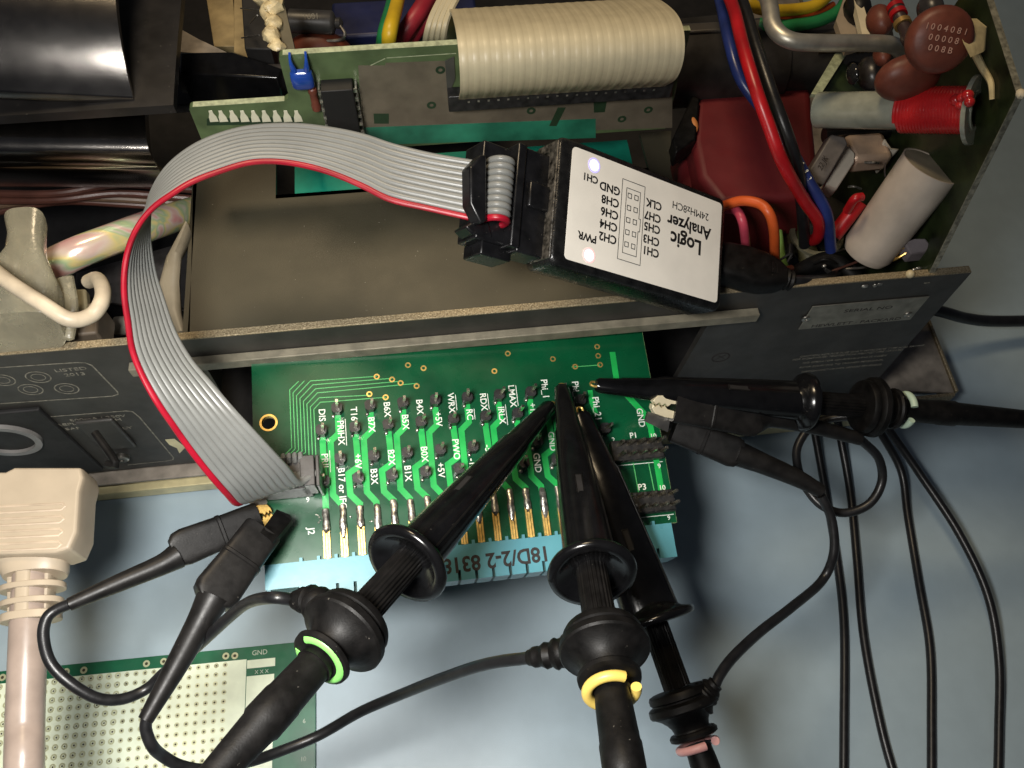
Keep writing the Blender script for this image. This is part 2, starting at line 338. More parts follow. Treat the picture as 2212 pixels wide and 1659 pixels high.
# ------------------------------------------------------------------ black moulded covers, top left
cv = thing('printer_cover', 'matt black moulded cover with a bright curved reflection, top left corner', 'cover', W(200, 120, 11))
def sheet(px0, px1, prof, thick, n=6):      # prof: (py, z) down the picture; extruded between two x positions
    A = sm([tuple(W(px0, y, z)) for y, z in prof], n); B = sm([tuple(W(px1, y, z)) for y, z in prof], n); rs = []
    return A, B
def curved(x0, x1a, prof, th=.15, n=8, x1b=None, sh=0):
    pts = sm(prof, n); k = len(pts); mb = MB()
    top = []; bot = []
    rr = []
    for X in (x0, None):
        rr.append([V((x1a + ((x1b if x1b is not None else x1a) - x1a) * i / (k - 1) if X is None else X, p[0], p[1])) for i, p in enumerate(pts)])
    down = V((0, 0, -th))
    ring = []
    vs = rr[0] + rr[1] + [q + down for q in rr[0]] + [q + down for q in rr[1]]; fs = []
    for i in range(k - 1):
        fs += [(i, i + 1, k + i + 1, k + i), (2 * k + i, 3 * k + i, 3 * k + i + 1, 2 * k + i + 1), (i, 2 * k + i, 2 * k + i + 1, i + 1), (k + i, k + i + 1, 3 * k + i + 1, 3 * k + i)]
    fs += [(0, k, 3 * k, 2 * k), (k - 1, 3 * k - 1, 4 * k - 1, 2 * k - 1)]
    mb.add(vs, fs)
    for q in mb.v: q.z -= sh * (q.x - x1a)
    return mb
def prof(px, rows): return [(W(px, y, z).y, z) for y, z in rows]
xr = W(383, 120, 11.6).x
obj('flange_plate', curved(-30, xr, prof(383, [(-60, 11.6), (50, 11.65), (140, 11.65), (226, 11.6)]), .25), m_dome, cv)
xi = W(297, 120, 11.7).x
yb_0 = W(200, 219, 11.66).y; RD = 3.3
obj('curved_window', curved(-30, xi, [(yb_0 + 8, 11.66 + RD * (1 - math.cos(math.radians(62))) + .1)] + [(yb_0 + RD * (math.sin(math.radians(62)) - math.sin(math.radians(a_))), 11.66 + RD * (math.cos(math.radians(a_)) - math.cos(math.radians(62)))) for a_ in range(-2, 63, 8)], .2, sh=.16), m_film, cv)
xl = W(318, 260, 10.5).x; xl2 = W(372, 395, 9.3).x
obj('lower_body', curved(-30, xl, prof(200, [(200, 10.9), (260, 10.75), (320, 10.55), (350, 10.25), (370, 9.85), (385, 9.3), (398, 8.5), (405, 7.4)]), .3, x1b=xl2, sh=.12), m_film, cv)
lb2 = MB().tube([W(392, 172, 9.4), W(640, 168, 9.4)], .36, 20); lb2.box(W(520, 205, 8.6), (6, .8, .3)); 
rl = thing('paper_roller', 'dark grey roller lying behind the left end of the old green board', 'roller', W(500, 172, 9.4)); obj('roller_body', lb2, M('roller_grey', (.06, .055, .055), .5, var=.2, bump=.2), rl, .04)
gd = thing('black_guide', 'black angled guide bracket above the roller with a bright upper edge', 'bracket', W(480, 120, 9.8))
g = MB().prism([W(388, 113, 10), W(500, 111, 10), W(612, 148, 10), W(600, 168, 10), W(388, 158, 10)], (0, 0, -1.0)); obj('guide_body', g, m_bkg, gd, .05)
cr_ = thing('cream_frame_strut', 'cream painted strut standing up at the top edge beside the black cover', 'strut', W(480, 60, 8))
g = MB().prism([W(440, -40, 8.2), W(500, -40, 8.2), W(512, 100, 8.2), W(462, 100, 8.2)], (0, 0, -.3)); g.prism([W(505, -40, 8.6), W(525, -40, 8.6), W(560, 112, 8.6), W(600, 128, 8.6), W(590, 145, 8.6), W(505, 112, 8.6)], (0, 0, -.3)); obj('strut_plate', g, M('cream_strut', (.36, .27, .13), .55, var=.2), cr_, .02)
g = MB().prism([W(385, 60, 9), W(430, 85, 9), W(505, 120, 9), W(385, 112, 9)], (0, 0, -.3)); obj('dark_gusset', g, m_base, cr_)
m_amb2 = M('tan_wire', (.13, .08, .05), .45)
# brown wire bundle under the cover
for i, (ya, yb_, yc, mt, cn) in enumerate(((405, 418, 398, m_vio, 'thin brown wire nearest the black cover'), (422, 432, 418, m_vio, 'dark red-brown wire in the middle of the bundle under the cover'), (438, 428, 430, m_amb2, 'tan wire crossing under the black cover'), (452, 436, 440, m_vio, 'lowest brown wire of the bundle under the cover'))):
    w = MB().tube(sm([W(-40, ya + 12, 7.0 - .2 * i), W(120, yb_, 7.2 - .2 * i), W(260, yc, 7.0 - .2 * i), W(420, yc + 12, 6.6 - .2 * i)], 8), .11, 10)
    tag(obj('bundle_wire', w, mt), cn, 'wire', 'wires under the black cover')
# ------------------------------------------------------------------ old upright circuit board
YB = 15.3
BF = Frame((0, YB, 0), ((1, 0, 0), (0, 0, -1), (0, 1, 0)))
def BP(px, py, w=0): return BF.at(px, py, w)
ob = thing('upright_circuit_board', 'old olive green circuit board standing on edge behind the shield', 'circuit board', (0, YB, 8))
zt1 = BP(630, 118).y; zt2 = BP(500, 226).y; xa = BP(602, 125).x; xb = BP(408, 235).x; xc = BP(632, 210).x; xe = BP(1470, 150).x
zl = BP(1031, 306).y
def rc(x, z, r, a0, a1, n=5): return [(x + r * math.cos(math.radians(a0 + (a1 - a0) * i / n)), z + r * math.sin(math.radians(a0 + (a1 - a0) * i / n))) for i in range(n + 1)]
poly = rc(xa + .12, zt1 - .12, .12, 90, 180) + rc(xa - .16 + .02, zt2 + .16, .16, 0, -90)[0:0] + [(xa, zt2 + .2), (xa - .03, zt2 + .08), (xa - .13, zt2)] + rc(xb + .1, zt2 - .1, .1, 90, 180) + [(xb + .0, zl), (xe, zl), (xe, zt1)]
mb = MB().prism([BF(x, z, 0) for x, z in poly], (0, .16, 0)); brd = obj('board', mb, m_oldpcb, ob)
ed = MB()
ed.fbox(BF, (xa + .1, zt1 - .001, -.158), (xe, zt1 + .008, -.002)); ed.fbox(BF, (xb + .1, zt2, -.158), (xa - .13, zt2 + .008, -.002)); obj('board_edge', ed, m_oldpcbe, brd)
q3 = lambda x, y: ((700 + x * .27125) / 1.4756, y * .27125 / 1.4756)
for i, x in enumerate((-105, 10, 140, 265, 393, 520, 650, 775, 900)):
    a = BP(*q3(x, 1310)); b = BP(*q3(x, 1430)); 
    mb = MB().prism([BF(a.x + dx, b.y + (a.y - b.y) * ty, .004) for dx, ty in ((-.1, 0), (.1, 0), (.085, .5), (.045, .85), (.04, 1.12), (-.04, 1.12), (-.045, .85), (-.085, .5))], (0, -.012, 0))
    obj('tinned_pad', mb, M('tinned_pad_metal', (.85, .82, .62), .4, .2, var=.06) if i == 0 else bpy.data.materials['tinned_pad_metal'], brd, .004)
def bpoly(pts, w, th, mat, name, par=None, bev=0):
    return obj(name, MB().prism([BF(*BP(*p, w), w) for p in pts], (0, -th, 0)), mat, par or brd, bev)
bpoly([q3(x, y) for x, y in ((-150, 1392), (960, 1372), (960, 1450), (-150, 1475))], .0005, .003, m_old, 'dark_band')
c2 = lambda x, y: ((800 + x * .40687) / 1.4756, y * .40687 / 1.4756)
bpoly([c2(x, y) for x, y in ((840, 512), (1050, 512), (1055, 492), (1520, 475), (1540, 760), (2212, 700), (3000, 640), (3300, 640), (3300, 1000), (820, 1080), (870, 990))], .003, .006, m_cop, 'ground_plane')
bpoly([c2(x, y) for x, y in ((860, 1000), (2700, 930), (2700, 1080), (1100, 1130), (820, 1060))], .010, .004, M('green_glow_paint', (.03, .22, .13), .4, var=.3, vs=.8), 'painted_glow')  # teal bounced light on the lower board, painted as a green band
bpoly([c2(x, y) for x, y in ((960, 890), (1080, 890), (1080, 968), (965, 968))], .011, .005, m_old, 'mask_opening')
bpoly([(1330 - 125, 232), (1330 - 108, 232), (1202, 272), (1186, 272)], .011, .005, m_old, 'mask_opening')
bpoly([(1282, 212), (1312, 212), (1306, 242), (1283, 243)], .016, .005, m_old, 'mask_opening')
for px, py in ((932, 226), (1147, 238), (1343, 256), (1400, 236), (951, 100 + 50)):
    p = BP(px, py); obj('pad_ring', MB().ring(BF(p.x, p.y, .018), BF.z, .05, .11, .006, 18), m_old, brd)
for a, b in (((835, 125), (985, 115)), ((778, 152), (832, 126)), ((782, 178), (812, 181)), ((775, 200), (815, 198)), ((775, 225), (815, 224))):
    u, v = BP(*a), BP(*b); obj('trace', MB().strip([tuple(u), tuple(v)], .02, BF, .003), m_oldpcbe, brd)
# DIP chip
p0 = BP(692, 184, .1); p1 = BP(760, 184, .45); zc1 = BP(725, 196, .45).y; zc0 = zc1 - 1.9
cb = obj('logic_chip', MB().fbox(BF, (p0.x + .02, zc0, .08), (p1.x, zc1, .45)), M('chip_ceramic', (.009, .008, .008), .6, var=.15, bump=.2), ob, .02)
for i in range(7):
    for s, X in ((-1, p0.x - .04), (1, p1.x + .06)):
        z = zc1 - .19 - i * .254; g = MB().fbox(BF, (X - .02, z - .06, .0), (X + .02, z + .06, .3)); g.fbox(BF, (min(X, X - s * .06), z - .05, .26), (max(X, X - s * .06), z + .05, .3)); obj('pin', g, m_tin, cb)
# blue dipped capacitor
k = BP(652, 165, .2); bc = MB().slab([(BF(k.x, k.y + .17, .22), BF.x * .19, BF.z * .06, 3), (BF(k.x, k.y + .13, .22), BF.x * .235, BF.z * .1, 3.5), (BF(k.x, k.y + .03, .22), BF.x * .25, BF.z * .14, 3.5), (BF(k.x, k.y - .2, .22), BF.x * .25, BF.z * .14, 3.5), (BF(k.x, k.y - .29, .22), BF.x * .22, BF.z * .1, 3), (BF(k.x, k.y - .32, .22), BF.x * .16, BF.z * .06, 3)])
bcap = obj('blue_capacitor', bc, m_blue, ob)
for s in (-1, 1): obj('lead', MB().tube(sm([BF(k.x + s * .14, k.y + .18, .22), BF(k.x + s * .17, k.y + .42, .2), BF(k.x + s * .17, k.y + .5, .02)], 4), [.07, .065, .055, .045, .035, .03, .03, .03, .03], 8), m_blue, bcap)
obj('resistor', MB().lathe(BF(k.x + .15, k.y - .35, .15), V((0, 0, -1)), [(0, .05), (.05, .1), (.15, .11), (.2, .09), (.5, .09), (.55, .11), (.68, .1), (.72, .04)], 16), m_brown, ob)
# black socket under the beige ribbon
s0 = BP(972, 196, .25); s1 = BP(1450, 190, .25); obj('ribbon_socket', MB().fbox(BF, (s0.x - .05, BP(1000, 238, .3).y, .02), (s1.x, BP(1000, 205, .3).y, .34)), m_pinhead, ob, .02)
sk = MB()
for i in range(20):
    x = s0.x + .42 + i * .232; sk.fbox(BF, (x - .025, BP(1000, 222, .33).y, .335), (x + .025, BP(1000, 222, .33).y + .05, .345))
o = obj('socket_contact', sk, m_tin, ob); o['kind'] = 'stuff'
bpoly([c2(x, y) for x, y in ((1520, 475), (1590, 440), (1600, 610), (1540, 760))], .02, .02, M('dark_ground_grey', (.07, .07, .06), .5), 'dark_ground_patch')  # darker patch on the ground plane, left of the ribbon
# ------------------------------------------------------------------ wide beige ribbon cable
br = thing('beige_ribbon_cable', 'wide aged beige ribbon cable curling over the upright circuit board', 'ribbon cable', (3.4, 15, 12))
yb0 = [(1435, 193), (1462, 165), (1477, 120), (1475, 62), (1452, 22), (1408, -2)]
YZ = [WX(x, y, 5.85) for x, y in yb0]; YZ = [(YZ[0].y + .02, YZ[0].z + .12)] + [(q.y, q.z) for q in YZ[1:]] + [(18.2, 11.2), (19.4, 9.5)]
P2 = sm(YZ, 12)
xL = W(985, 205, 11.7).x + .05; pitch = (5.85 - xL) / 20
wb_ = MB(); wr_ = []
for i, (a, b) in enumerate(P2):
    t = _n(V(P2[min(i + 1, len(P2) - 1)]) - V(P2[max(i - 1, 0)])); n_ = V((-t.y, t.x)) * .03
    wr_.append([V((xL, a + n_.x, b + n_.y)), V((5.85, a + n_.x, b + n_.y)), V((5.85, a - n_.x, b - n_.y)), V((xL, a - n_.x, b - n_.y))])
obj('web', wb_.loft(wr_), m_beige, br)
for i in range(20):
    x = xL + pitch * (i + .5); obj('strand', MB().tube([V((x, a, b)) for a, b in P2], pitch * .15, 12, flat=3.5, up=(1, 0, 0)), m_beige, br)
br2 = thing('folded_beige_ribbon', 'second fold of beige ribbon cable seen behind the wide one, at its left', 'ribbon cable', W(950, 60, 11.5))
for i in range(4):
    obj('strand', MB().tube(sm([W(968 + i * 11, -30, 12.4), W(936 + i * 11, 30, 12.2), W(922 + i * 12, 75, 11.8), W(918 + i * 14, 118, 10.6)], 8), .085, 8), m_beige, br2)
# things behind the old board at the top
bd = thing('brown_edge_board', 'narrow dark circuit board standing on edge behind the old green board', 'circuit board', W(615, 50, 11))
bv = MB().prism([W(580, -40, 12.4), W(603, -40, 12.4), W(638, 112, 12.0), W(606, 114, 12.0)], (0, 0, -3)); obj('board', bv, M('brown_board', (.10, .085, .05), .6, var=.2), bd)
gl = thing('glue_blob', 'cream blob of hardened glue and wire ends on the narrow dark board', 'glue', W(575, 30, 12)); g = MB()
g.tube(sm([W(560, -20, 12.2), W(596, 8, 12.3), W(574, 30, 12.2), W(592, 52, 12.2), W(584, 70, 12.2), W(596, 92, 12.2), W(598, 104, 12.1)], 6), [(.16 + .05 * math.sin(j * .8) + (.10 if j < 8 else 0)) for j in range(37)], 14, fn=lambda k, i: 1 + .09 * math.sin(k * 2.1 + i * 1.3))
obj('glue', g, M('glue_cream', (.75, .62, .36), .4, var=.2, vs=5, bump=.5, bs=8, dist=.05), gl)
for i, (a, b) in enumerate((((520, 18), (562, 22)), ((522, 82), (560, 76)), ((540, 50), (556, 33)))): obj('wire_end', MB().tube([W(*a, 10.5), W(*b, 11.6)], .02, 6), m_steel, gl)
bb = thing('black_relay', 'small black part behind the glue blob at the top edge', 'relay', W(545, 60, 9.5)); obj('body', MB().prism([W(520, -20, 10), W(575, -20, 10), W(585, 106, 10), W(528, 104, 10)], (0, 0, -1.2)), m_dark, bb, .04)
el = thing('black_electrolytic', 'dark capacitor lying behind the upright board with faint print on its sleeve', 'capacitor', W(690, 48, 9.5))
obj('sleeve', MB().lathe(W(625, 45, 9.6), W(690, 48, 9.6) - W(625, 45, 9.6), [(0, .28), (.03, .32), (1.18, .32), (1.24, .28), (1.3, .14), (1.42, .16), (1.5, .05)], 24), M('dark_sleeve', (.05, .048, .047), .4, var=.3), el)
text('1001', .22, W(672, 36, 9.98), (1, 0, 0), (0, .8, .6), m_print, el)
obj('lead', MB().tube(sm([W(735, 55, 9.6), W(745, 75, 9.5), W(725, 88, 9.3), W(640, 84, 9.2)], 6), .05, 8), m_steel, el)
di = thing('dark_red_disc', 'dark red rounded part half hidden behind the upright board', 'capacitor', W(715, 110, 9)); obj('disc', MB().ball(W(690, 122, 8.6), (1.0, .55, .8), 24), M('dark_red_dip', (.14, .03, .012), .5), di)
w1 = MB().tube(sm([W(860, -40, 9.5), W(846, 20, 10.4), W(832, 70, 10.6), W(826, 112, 9.8)], 8), .2, 12); w1y = MB().tube(sm([W(868, -40, 9.6), W(854, 20, 10.5), W(842, 70, 10.7), W(836, 112, 9.9)], 8), .2, 12)
yg = thing('earth_wire', 'green and yellow striped earth wire rising behind the old green board', 'wire', W(840, 60, 10)); obj('green_half', w1, m_grn, yg); obj('yellow_half', w1y, m_yel, yg)
for nm, pts, lab in (('red_wire', ((948, -40, 9.6), (905, 25, 9.8), (868, 80, 9.4), (850, 125, 8.4)), 'dull red wire bending beside the earth wire, left one of two'), ('red_wire', ((975, -40, 9.2), (930, 28, 9.4), (895, 70, 9.0), (868, 125, 8.2)), 'dull red wire bending beside the earth wire, right one of two')):
    tag(obj(nm, MB().tube(sm([W(*p) for p in pts], 8), .24, 12), M('dull_red_pvc', (.33, .02, .035), .45) if 'left' in lab else bpy.data.materials['dull_red_pvc']), lab, 'wire', 'red wires by the earth wire')
bk = MB().box(W(880, 88, 6.5), (4.6, 1.6, 2)); tag(obj('blue_terminal_block', bk, M('dark_blue_block', (.01, .015, .07), .5), bev=.1), 'dark blue block low behind the upright board', 'block')
# ------------------------------------------------------------------ right-hand inside: motor, red block, rod, wires
mo = thing('motor_barrel', 'dark steel motor barrel lying between the beige ribbon and the red block', 'motor', W(1620, 130, 9))
obj('barrel', MB().lathe(W(1440, 145, 9), V((1, 0, 0)), [(0, 1.15), (3.2, 1.15), (3.25, 1.05), (6.2, 1.05)], 40), M('barrel_grey', (.045, .041, .038), .42, .3, var=.25, vs=1.5), mo)
obj('end_collar', MB().lathe(W(1765, 96, 9.9), V((1, 0, 0)), [(0, .28), (1.1, .28), (1.12, .34), (1.2, .34), (1.22, .28), (1.3, .34), (1.38, .28), (1.46, .34), (1.52, .2)], 24), M('brass_collar', (.16, .12, .07), .35, .8, var=.3), mo)
obj('upper_bar', MB().box(W(1700, 62, 10), (6.2, .35, .5)), M('bar_grey', (.1, .09, .08), .45, .3), mo, .05)
obj('side_plate', MB().prism([W(1468, 40, 9.9), W(1570, 30, 9.9), W(1570, 100, 9.9), W(1468, 108, 9.9)], (0, 0, -.3)), m_dark, mo)
rb = thing('red_wrapped_block', 'large dark red wrapped block with rounded corners beneath the thick wires', 'transformer', W(1630, 300, 8))
def poly3(pts): return [W(*p) for p in pts]
mb = MB().prism(poly3([(1506, 186, 8.8), (1520, 170, 8.8), (1560, 166, 8.8), (1742, 147, 8.8), (1752, 158, 8.8), (1758, 250, 8.8), (1775, 420, 8.8), (1560, 440, 8.8), (1512, 380, 8.8), (1496, 300, 8.8)]), (0, 0, -3)); obj('body', mb, m_redblk, rb, .22, seg=5)
mb = MB().prism(poly3([(1462, 420, 8.0), (1478, 250, 8.0), (1512, 235, 8.0), (1540, 330, 8.0), (1600, 470, 8.0), (1470, 470, 8.0)]), (0, 0, -2.4)); obj('corner_fold', mb, m_redblk, rb, .2, seg=4)
mb = MB().prism(poly3([(1452, 300, 9), (1496, 205, 9), (1512, 212, 9), (1503, 300, 9), (1460, 330, 9)]), (0, 0, -.6)); obj('black_tape', mb, m_rub, rb, .05)
mb = MB().ball(W(1498, 268, 8.9), (.12, .3, .12)); mb.ball(W(1485, 285, 8.9), (.13, .2, .1)); obj('tape_end', mb, M('tape_orange', (.6, .22, .06), .5), rb)
# bent aluminium rod
rp = sm([W(1640, -60, 12.4), W(1662, 10, 12.5), W(1672, 60, 12.5), W(1710, 88, 12.5), W(1780, 93, 12.4), W(1870, 93, 12.2), W(1925, 97, 12.0), W(1948, 115, 11.4), W(1950, 150, 10.2)], 10)
tag(obj('bent_rod', MB().tube(rp, .2, 18), m_alu), 'satin aluminium rod with an L-shaped bend above the motor', 'metal rod')
def wire(name, pts, r, mat, lab, cat='wire', group=None, seg=12, n=10):
    return tag(obj(name, MB().tube(sm([W(*p) for p in pts], n), r, seg), mat), lab, cat, group)
G1 = 'thick insulated wires crossing the red block'
bw = wire('blue_wire', [(1545, -40, 11.2), (1558, 10, 11.6), (1575, 90, 11.8), (1600, 170, 11.6), (1650, 240, 11.2), (1700, 310, 10.8), (1745, 390, 10.4), (1785, 460, 9.8), (1795, 540, 8.6)], .145, m_bluew, 'thick navy blue wire with white print, running under the red wire', 'wire', G1)
for px, py, s_, z_ in ((1561, 36, 'I', 11.64), (1565, 48, 'M', 11.68), (1569, 62, 'L', 11.72), (1724, 338, '1', 10.66), (1732, 354, '0', 10.6), (1741, 370, '8', 10.52), (1748, 386, '2', 10.42)):
    c_ = W(px, py, z_); tw_ = _n(O - c_); al = _n(W(px + 6, py + 14, z_) - c_); text(s_, .15, c_ + tw_ * .152, al, tw_.cross(al), m_silk, bw)
wire('red_wire', [(1560, -40, 12.2), (1585, 20, 12.5), (1605, 100, 12.7), (1632, 190, 12.6), (1660, 270, 12.2), (1690, 350, 11.6), (1735, 430, 10.4), (1768, 480, 9.6), (1764, 515, 8.8), (1738, 520, 8.2)], .15, m_redw, 'thick bright red wire curving down in front of the blue one', 'wire', G1)
wire('black_wire', [(1588, -40, 12.0), (1612, 30, 12.2), (1640, 120, 12.2), (1670, 210, 12.0), (1700, 290, 11.6), (1724, 370, 10.8), (1732, 440, 9.8), (1738, 530, 8.4)], .15, m_cable, 'thick black wire with a long highlight, right of the red wire', 'wire', G1)
wire('yellow_wire', [(1590, -30, 11), (1620, 6, 11), (1648, 20, 10.8), (1700, 22, 10.6), (1760, 12, 10.6), (1800, -20, 10.6)], .16, m_yel, 'yellow wire looping along the top edge behind the rod')
wire('green_wire', [(1640, 52, 10.2), (1700, 56, 10.3), (1770, 44, 10.3), (1815, 20, 10.3), (1835, -20, 10.3)], .17, m_grn, 'green wire looping below the yellow one at the top edge')
wire('brown_wire', [(1630, 10, 10.4), (1690, 34, 10.3), (1750, 32, 10.2), (1800, 10, 10.2)], .09, m_org, 'thin orange wire between the yellow and green wires at the top')
wire('orange_wire', [(1560, 446, 9.2), (1600, 434, 9.6), (1640, 440, 9.8), (1662, 462, 9.8), (1672, 500, 9.3), (1674, 560, 8.0)], .13, m_org, 'orange wire arching out from behind the label of the analyzer')
wire('pink_wire', [(1560, 450, 8.8), (1590, 455, 9.2), (1604, 480, 9.2), (1610, 520, 8.6), (1612, 560, 7.5)], .12, m_pink, 'pinkish wire inside the arch of the orange wire')
wire('lime_wire', [(1680, 500, 7.6), (1688, 560, 7.4), (1700, 590, 7.0)], .13, M('lime_pvc', (.28, .5, .12), .4), 'short pale green wire beside the black usb plug')
wire('red_sleeve', [(1800, 510, 8.6), (1835, 465, 9.0), (1858, 435, 9.3)], .2, m_redw, 'dark red sleeved lead left of the white cylinder', 'sleeve')
wire('short_red_wire', [(1716, 380, 8.8), (1732, 430, 8.8), (1736, 470, 8.2)], .1, m_redw, 'short red wire between the black and red thick wires')
wire('curled_red_wire', [(1830, 455, 9.4), (1846, 430, 9.9), (1862, 425, 9.9)], .11, m_redw, 'bright red loop at the top of the sleeved lead', 'wire')
# ------------------------------------------------------------------ power supply board, standing on its edge
XP = 12.5
pb = thing('power_board', 'dark circuit board with cut corner standing at the right edge, carrying coil and capacitors', 'circuit board', (XP, 12, 9))
b1 = WX(1995, 612, XP); b2 = WX(2196, 205, XP); b3 = WX(2128, -10, XP); b4 = WX(2110, -60, XP)
pts = [(b1.y, b1.z), (b2.y, b2.z), (b3.y, b3.z), (b4.y, b4.z), (b4.y + 1, 5), (YP + .3, 5), (YP + .3, b1.z - .2)]
brd2 = obj('board', MB().prism([V((XP, a, b)) for a, b in pts], (.16, 0, 0)), M('power_board_green', (.02, .03, .01), .4, var=.4, vs=1.2, coat=.2), pb)
e = MB()
for a, b in ((b1, b2), (b2, b3), (b3, b4)):
    d = b - a; nrm = _n(V((0, -d.z, d.y))) ; nrm = nrm if nrm.z > 0 or nrm.y < 0 else -nrm
    e.prism([a + V((.003, 0, 0)), b + V((.003, 0, 0)), b + V((.157, 0, 0)), a + V((.157, 0, 0))], nrm * .012)
obj('board_edge', e, M('grey_laminate_edge', (.26, .25, .19), .6, var=.3, vs=9, bump=.5), brd2)
obj('corner_chip', MB().ball(b2 + V((.08, 0, .02)), (.1, .12, .1), 8), M('bare_laminate', (.75, .66, .48), .6), brd2)
# long-wave coil: translucent former, flange, red winding
ca = W(1768, 238, 10.6); cb_ = WX(2112, 238, XP - .05); ax = _n(cb_ - ca); Lc = (cb_ - ca).length
tb = MB().ring(ca, ax, .37, .44, Lc, 40); coil = obj('coil_former', tb, m_former, pb); obj('bore', MB().ring(ca + ax * .02, ax, .33, .368, Lc - .05, 32), M('bore_brown', (.12, .08, .06), .5), coil)
obj('flange', MB().ring(cb_ - ax * .12, ax, .36, .76, .1, 40), m_former, coil)
def on_axis(a, d, px, py):
    r = ray(px, py); n = r.cross(d); n2 = r.cross(n); return (O - a).dot(n2) / d.dot(n2)
t0, t1 = on_axis(ca, ax, 1948, 240), on_axis(ca, ax, 2098, 240)
u = _n(V((0, 0, 1)) - ax * ax.z); wv = ax.cross(u); hel = []
NT = 22
for i in range(NT * 20 + 1):
    a = 2 * math.pi * i / 20; hel.append(ca + ax * (t0 + (t1 - t0) * i / (NT * 20)) + (wv * math.cos(a) + u * math.sin(a)) * .49)
obj('red_winding', MB().tube(hel, .046, 8), m_enam, coil)
obj('winding_core', MB().ring(ca + ax * t0, ax, .445, .465, t1 - t0, 40), m_enam, coil)
g = MB()
for px, py, z, r in ((2074, 216, .7, .13), (2087, 211, .72, .12), (2100, 206, .7, .13), (2084, 226, .74, .11), (2104, 220, .7, .11)):
    p = WX(px, py, XP - .55); g.ball(p + V((-.1, 0, 0)), r, 14)
obj('red_lacquer', g, m_enam, coil)
tube2 = MB().lathe(W(1780, 292, 9.4), V((1, 0, 0)), [(0, .2), (4.2, .2)], 20); obj('black_core_rod', tube2, m_bkg, pb)
# disc capacitor pair
dc = MB(); dctr = WX(2030, 86, XP - 1.3); Rn = (O - dctr); nv = _n(V((-.25, -.75, .62)))
uu = _n(V((0, 0, 1)) - nv * nv.z); ww = nv.cross(uu)
dc.lathe(dctr - nv * .28, nv, [(-.12, .2), (-.1, .45), (0, .6), (.12, .68), (.3, .69), (.42, .64), (.5, .54), (.52, .25)], 36)
dcap = obj('disc_capacitor', dc, m_brown, pb)
rows2 = ['I 0 0 4 0 8 1', '0 0 0 0 8', '0 0 8 B']
for i, s in enumerate(rows2): text(s, .175, dctr + nv * .245 - ww * (-.0 + .0) + uu * (.22 - .2 * i) , -ww if ww.x < 0 else ww, uu, M('cap_print', (.62, .36, .28), .6) if i == 0 else bpy.data.materials['cap_print'], dcap)
obj('lower_disc_capacitor', MB().ball(WX(1960, 168, XP - 1.3), (.75, .42, .6), 24), m_brown, pb)
obj('sealing_wax', MB().prism([WX(2068, 40, XP - .9), WX(2110, 40, XP - .3), WX(2132, 58, XP - .2), WX(2128, 108, XP - .2), WX(2100, 120, XP - .8), WX(2085, 90, XP - .9)], (-.1, -.1, .05)), M('wax_cream', (.75, .62, .34), .5, var=.15, vs=4, bump=.4, bs=9), dcap)
obj('wax_drip', MB().tube(sm([WX(2108, 118, XP - .1), WX(2124, 150, XP - .06), WX(2140, 178, XP - .06), WX(2143, 215, XP - .05)], 6), [.09 - .002 * i for i in range(19)], 8), bpy.data.materials['wax_cream'], dcap)
# white cylinder capacitor, leaning with its open end up and right
wa = W(1868, 550, 8.2); wb2 = W(2010, 360, 10.7); d = wb2 - wa
cyl = obj('white_capacitor', MB().lathe(wa, d, [(-.12, .1), (-.1, .4), (.0, .58), (.2, .67), (d.length, .73), (d.length + .03, .74), (d.length + .03, .70), (d.length - .06, .69)], 44, cap=True), m_wht, pb, ang=30)
obj('end_card', MB().lathe(wa + _n(d) * (d.length - .02), d, [(.0, .0001), (0.0, .692), (.035, .692), (.035, .0001)], 40), m_capend, cyl)
obj('pen_mark', MB().tube(sm([W(1913, 352, 11.05), W(1911, 368, 11.0), W(1912, 382, 10.9)], 4), .018, 6), m_ink, cyl)
# beige clip spool and grey part under the coil
gp = MB().prism([W(1750, 365, 10.0), W(1796, 290, 10.4), W(1826, 296, 10.4), W(1832, 312, 10.3), W(1778, 402, 9.8), W(1760, 395, 9.8)], (.1, .3, -.5)); gpo = obj('grey_power_resistor', gp, M('grey_cement', (.115, .10, .09), .5, var=.2, vs=3, bump=.2), pb, .04)
text('22 JK', .22, W(1778, 352, 10.3), W(1796, 330, 10.3) - W(1778, 365, 10.3), V((-.6, .5, .4)), m_ink, gpo)
sp_ = MB().prism([W(1782, 400, 9.6), W(1828, 310, 9.8), W(1848, 330, 9.8), W(1846, 350, 9.7), W(1806, 412, 9.3)], (.1, .2, -.6)); spool = obj('nylon_spool', sp_, m_nylon, pb, .06, seg=3)
obj('spool_arm', MB().prism([W(1895, 330, 9.6), W(1912, 296, 9.8), W(1925, 318, 9.8), W(1945, 320, 9.6), W(1905, 365, 9.2)], (.1, .2, -.5)), m_nylon, spool, .06, seg=3)
obj('copper_turns', MB().box(W(1868, 330, 9.4), (1.1, .9, .6)), M('pale_copper_turns', (.62, .45, .33), .35, .4, bump=.8, bs=30), spool, .15)
w3 = MB()
for pts in (((1868, 351, 9.8), (1885, 351, 9.9), (1898, 352, 9.8)), ((1832, 404, 8.4), (1846, 403, 8.5), (1860, 408, 8.4))): w3.tube(sm([W(*p) for p in pts], 4), .035, 8)
obj('bright_lead', w3, m_tin, pb)
obj('orange_striped_resistor', MB().lathe(W(1800, 20, 9) * 0 + WX(1930, 8, XP - 1.0), WX(1968, 92, XP - 1.0) - WX(1930, 8, XP - 1.0), [(-.3, .03), (0, .03), (.02, .15), (.15, .19), (.32, .19), (.4, .15), (1.0, .15), (1.1, .19), (1.25, .18), (1.32, .03), (1.7, .03)], 20), M('resistor_body', (.05, .03, .028), .4), pb)
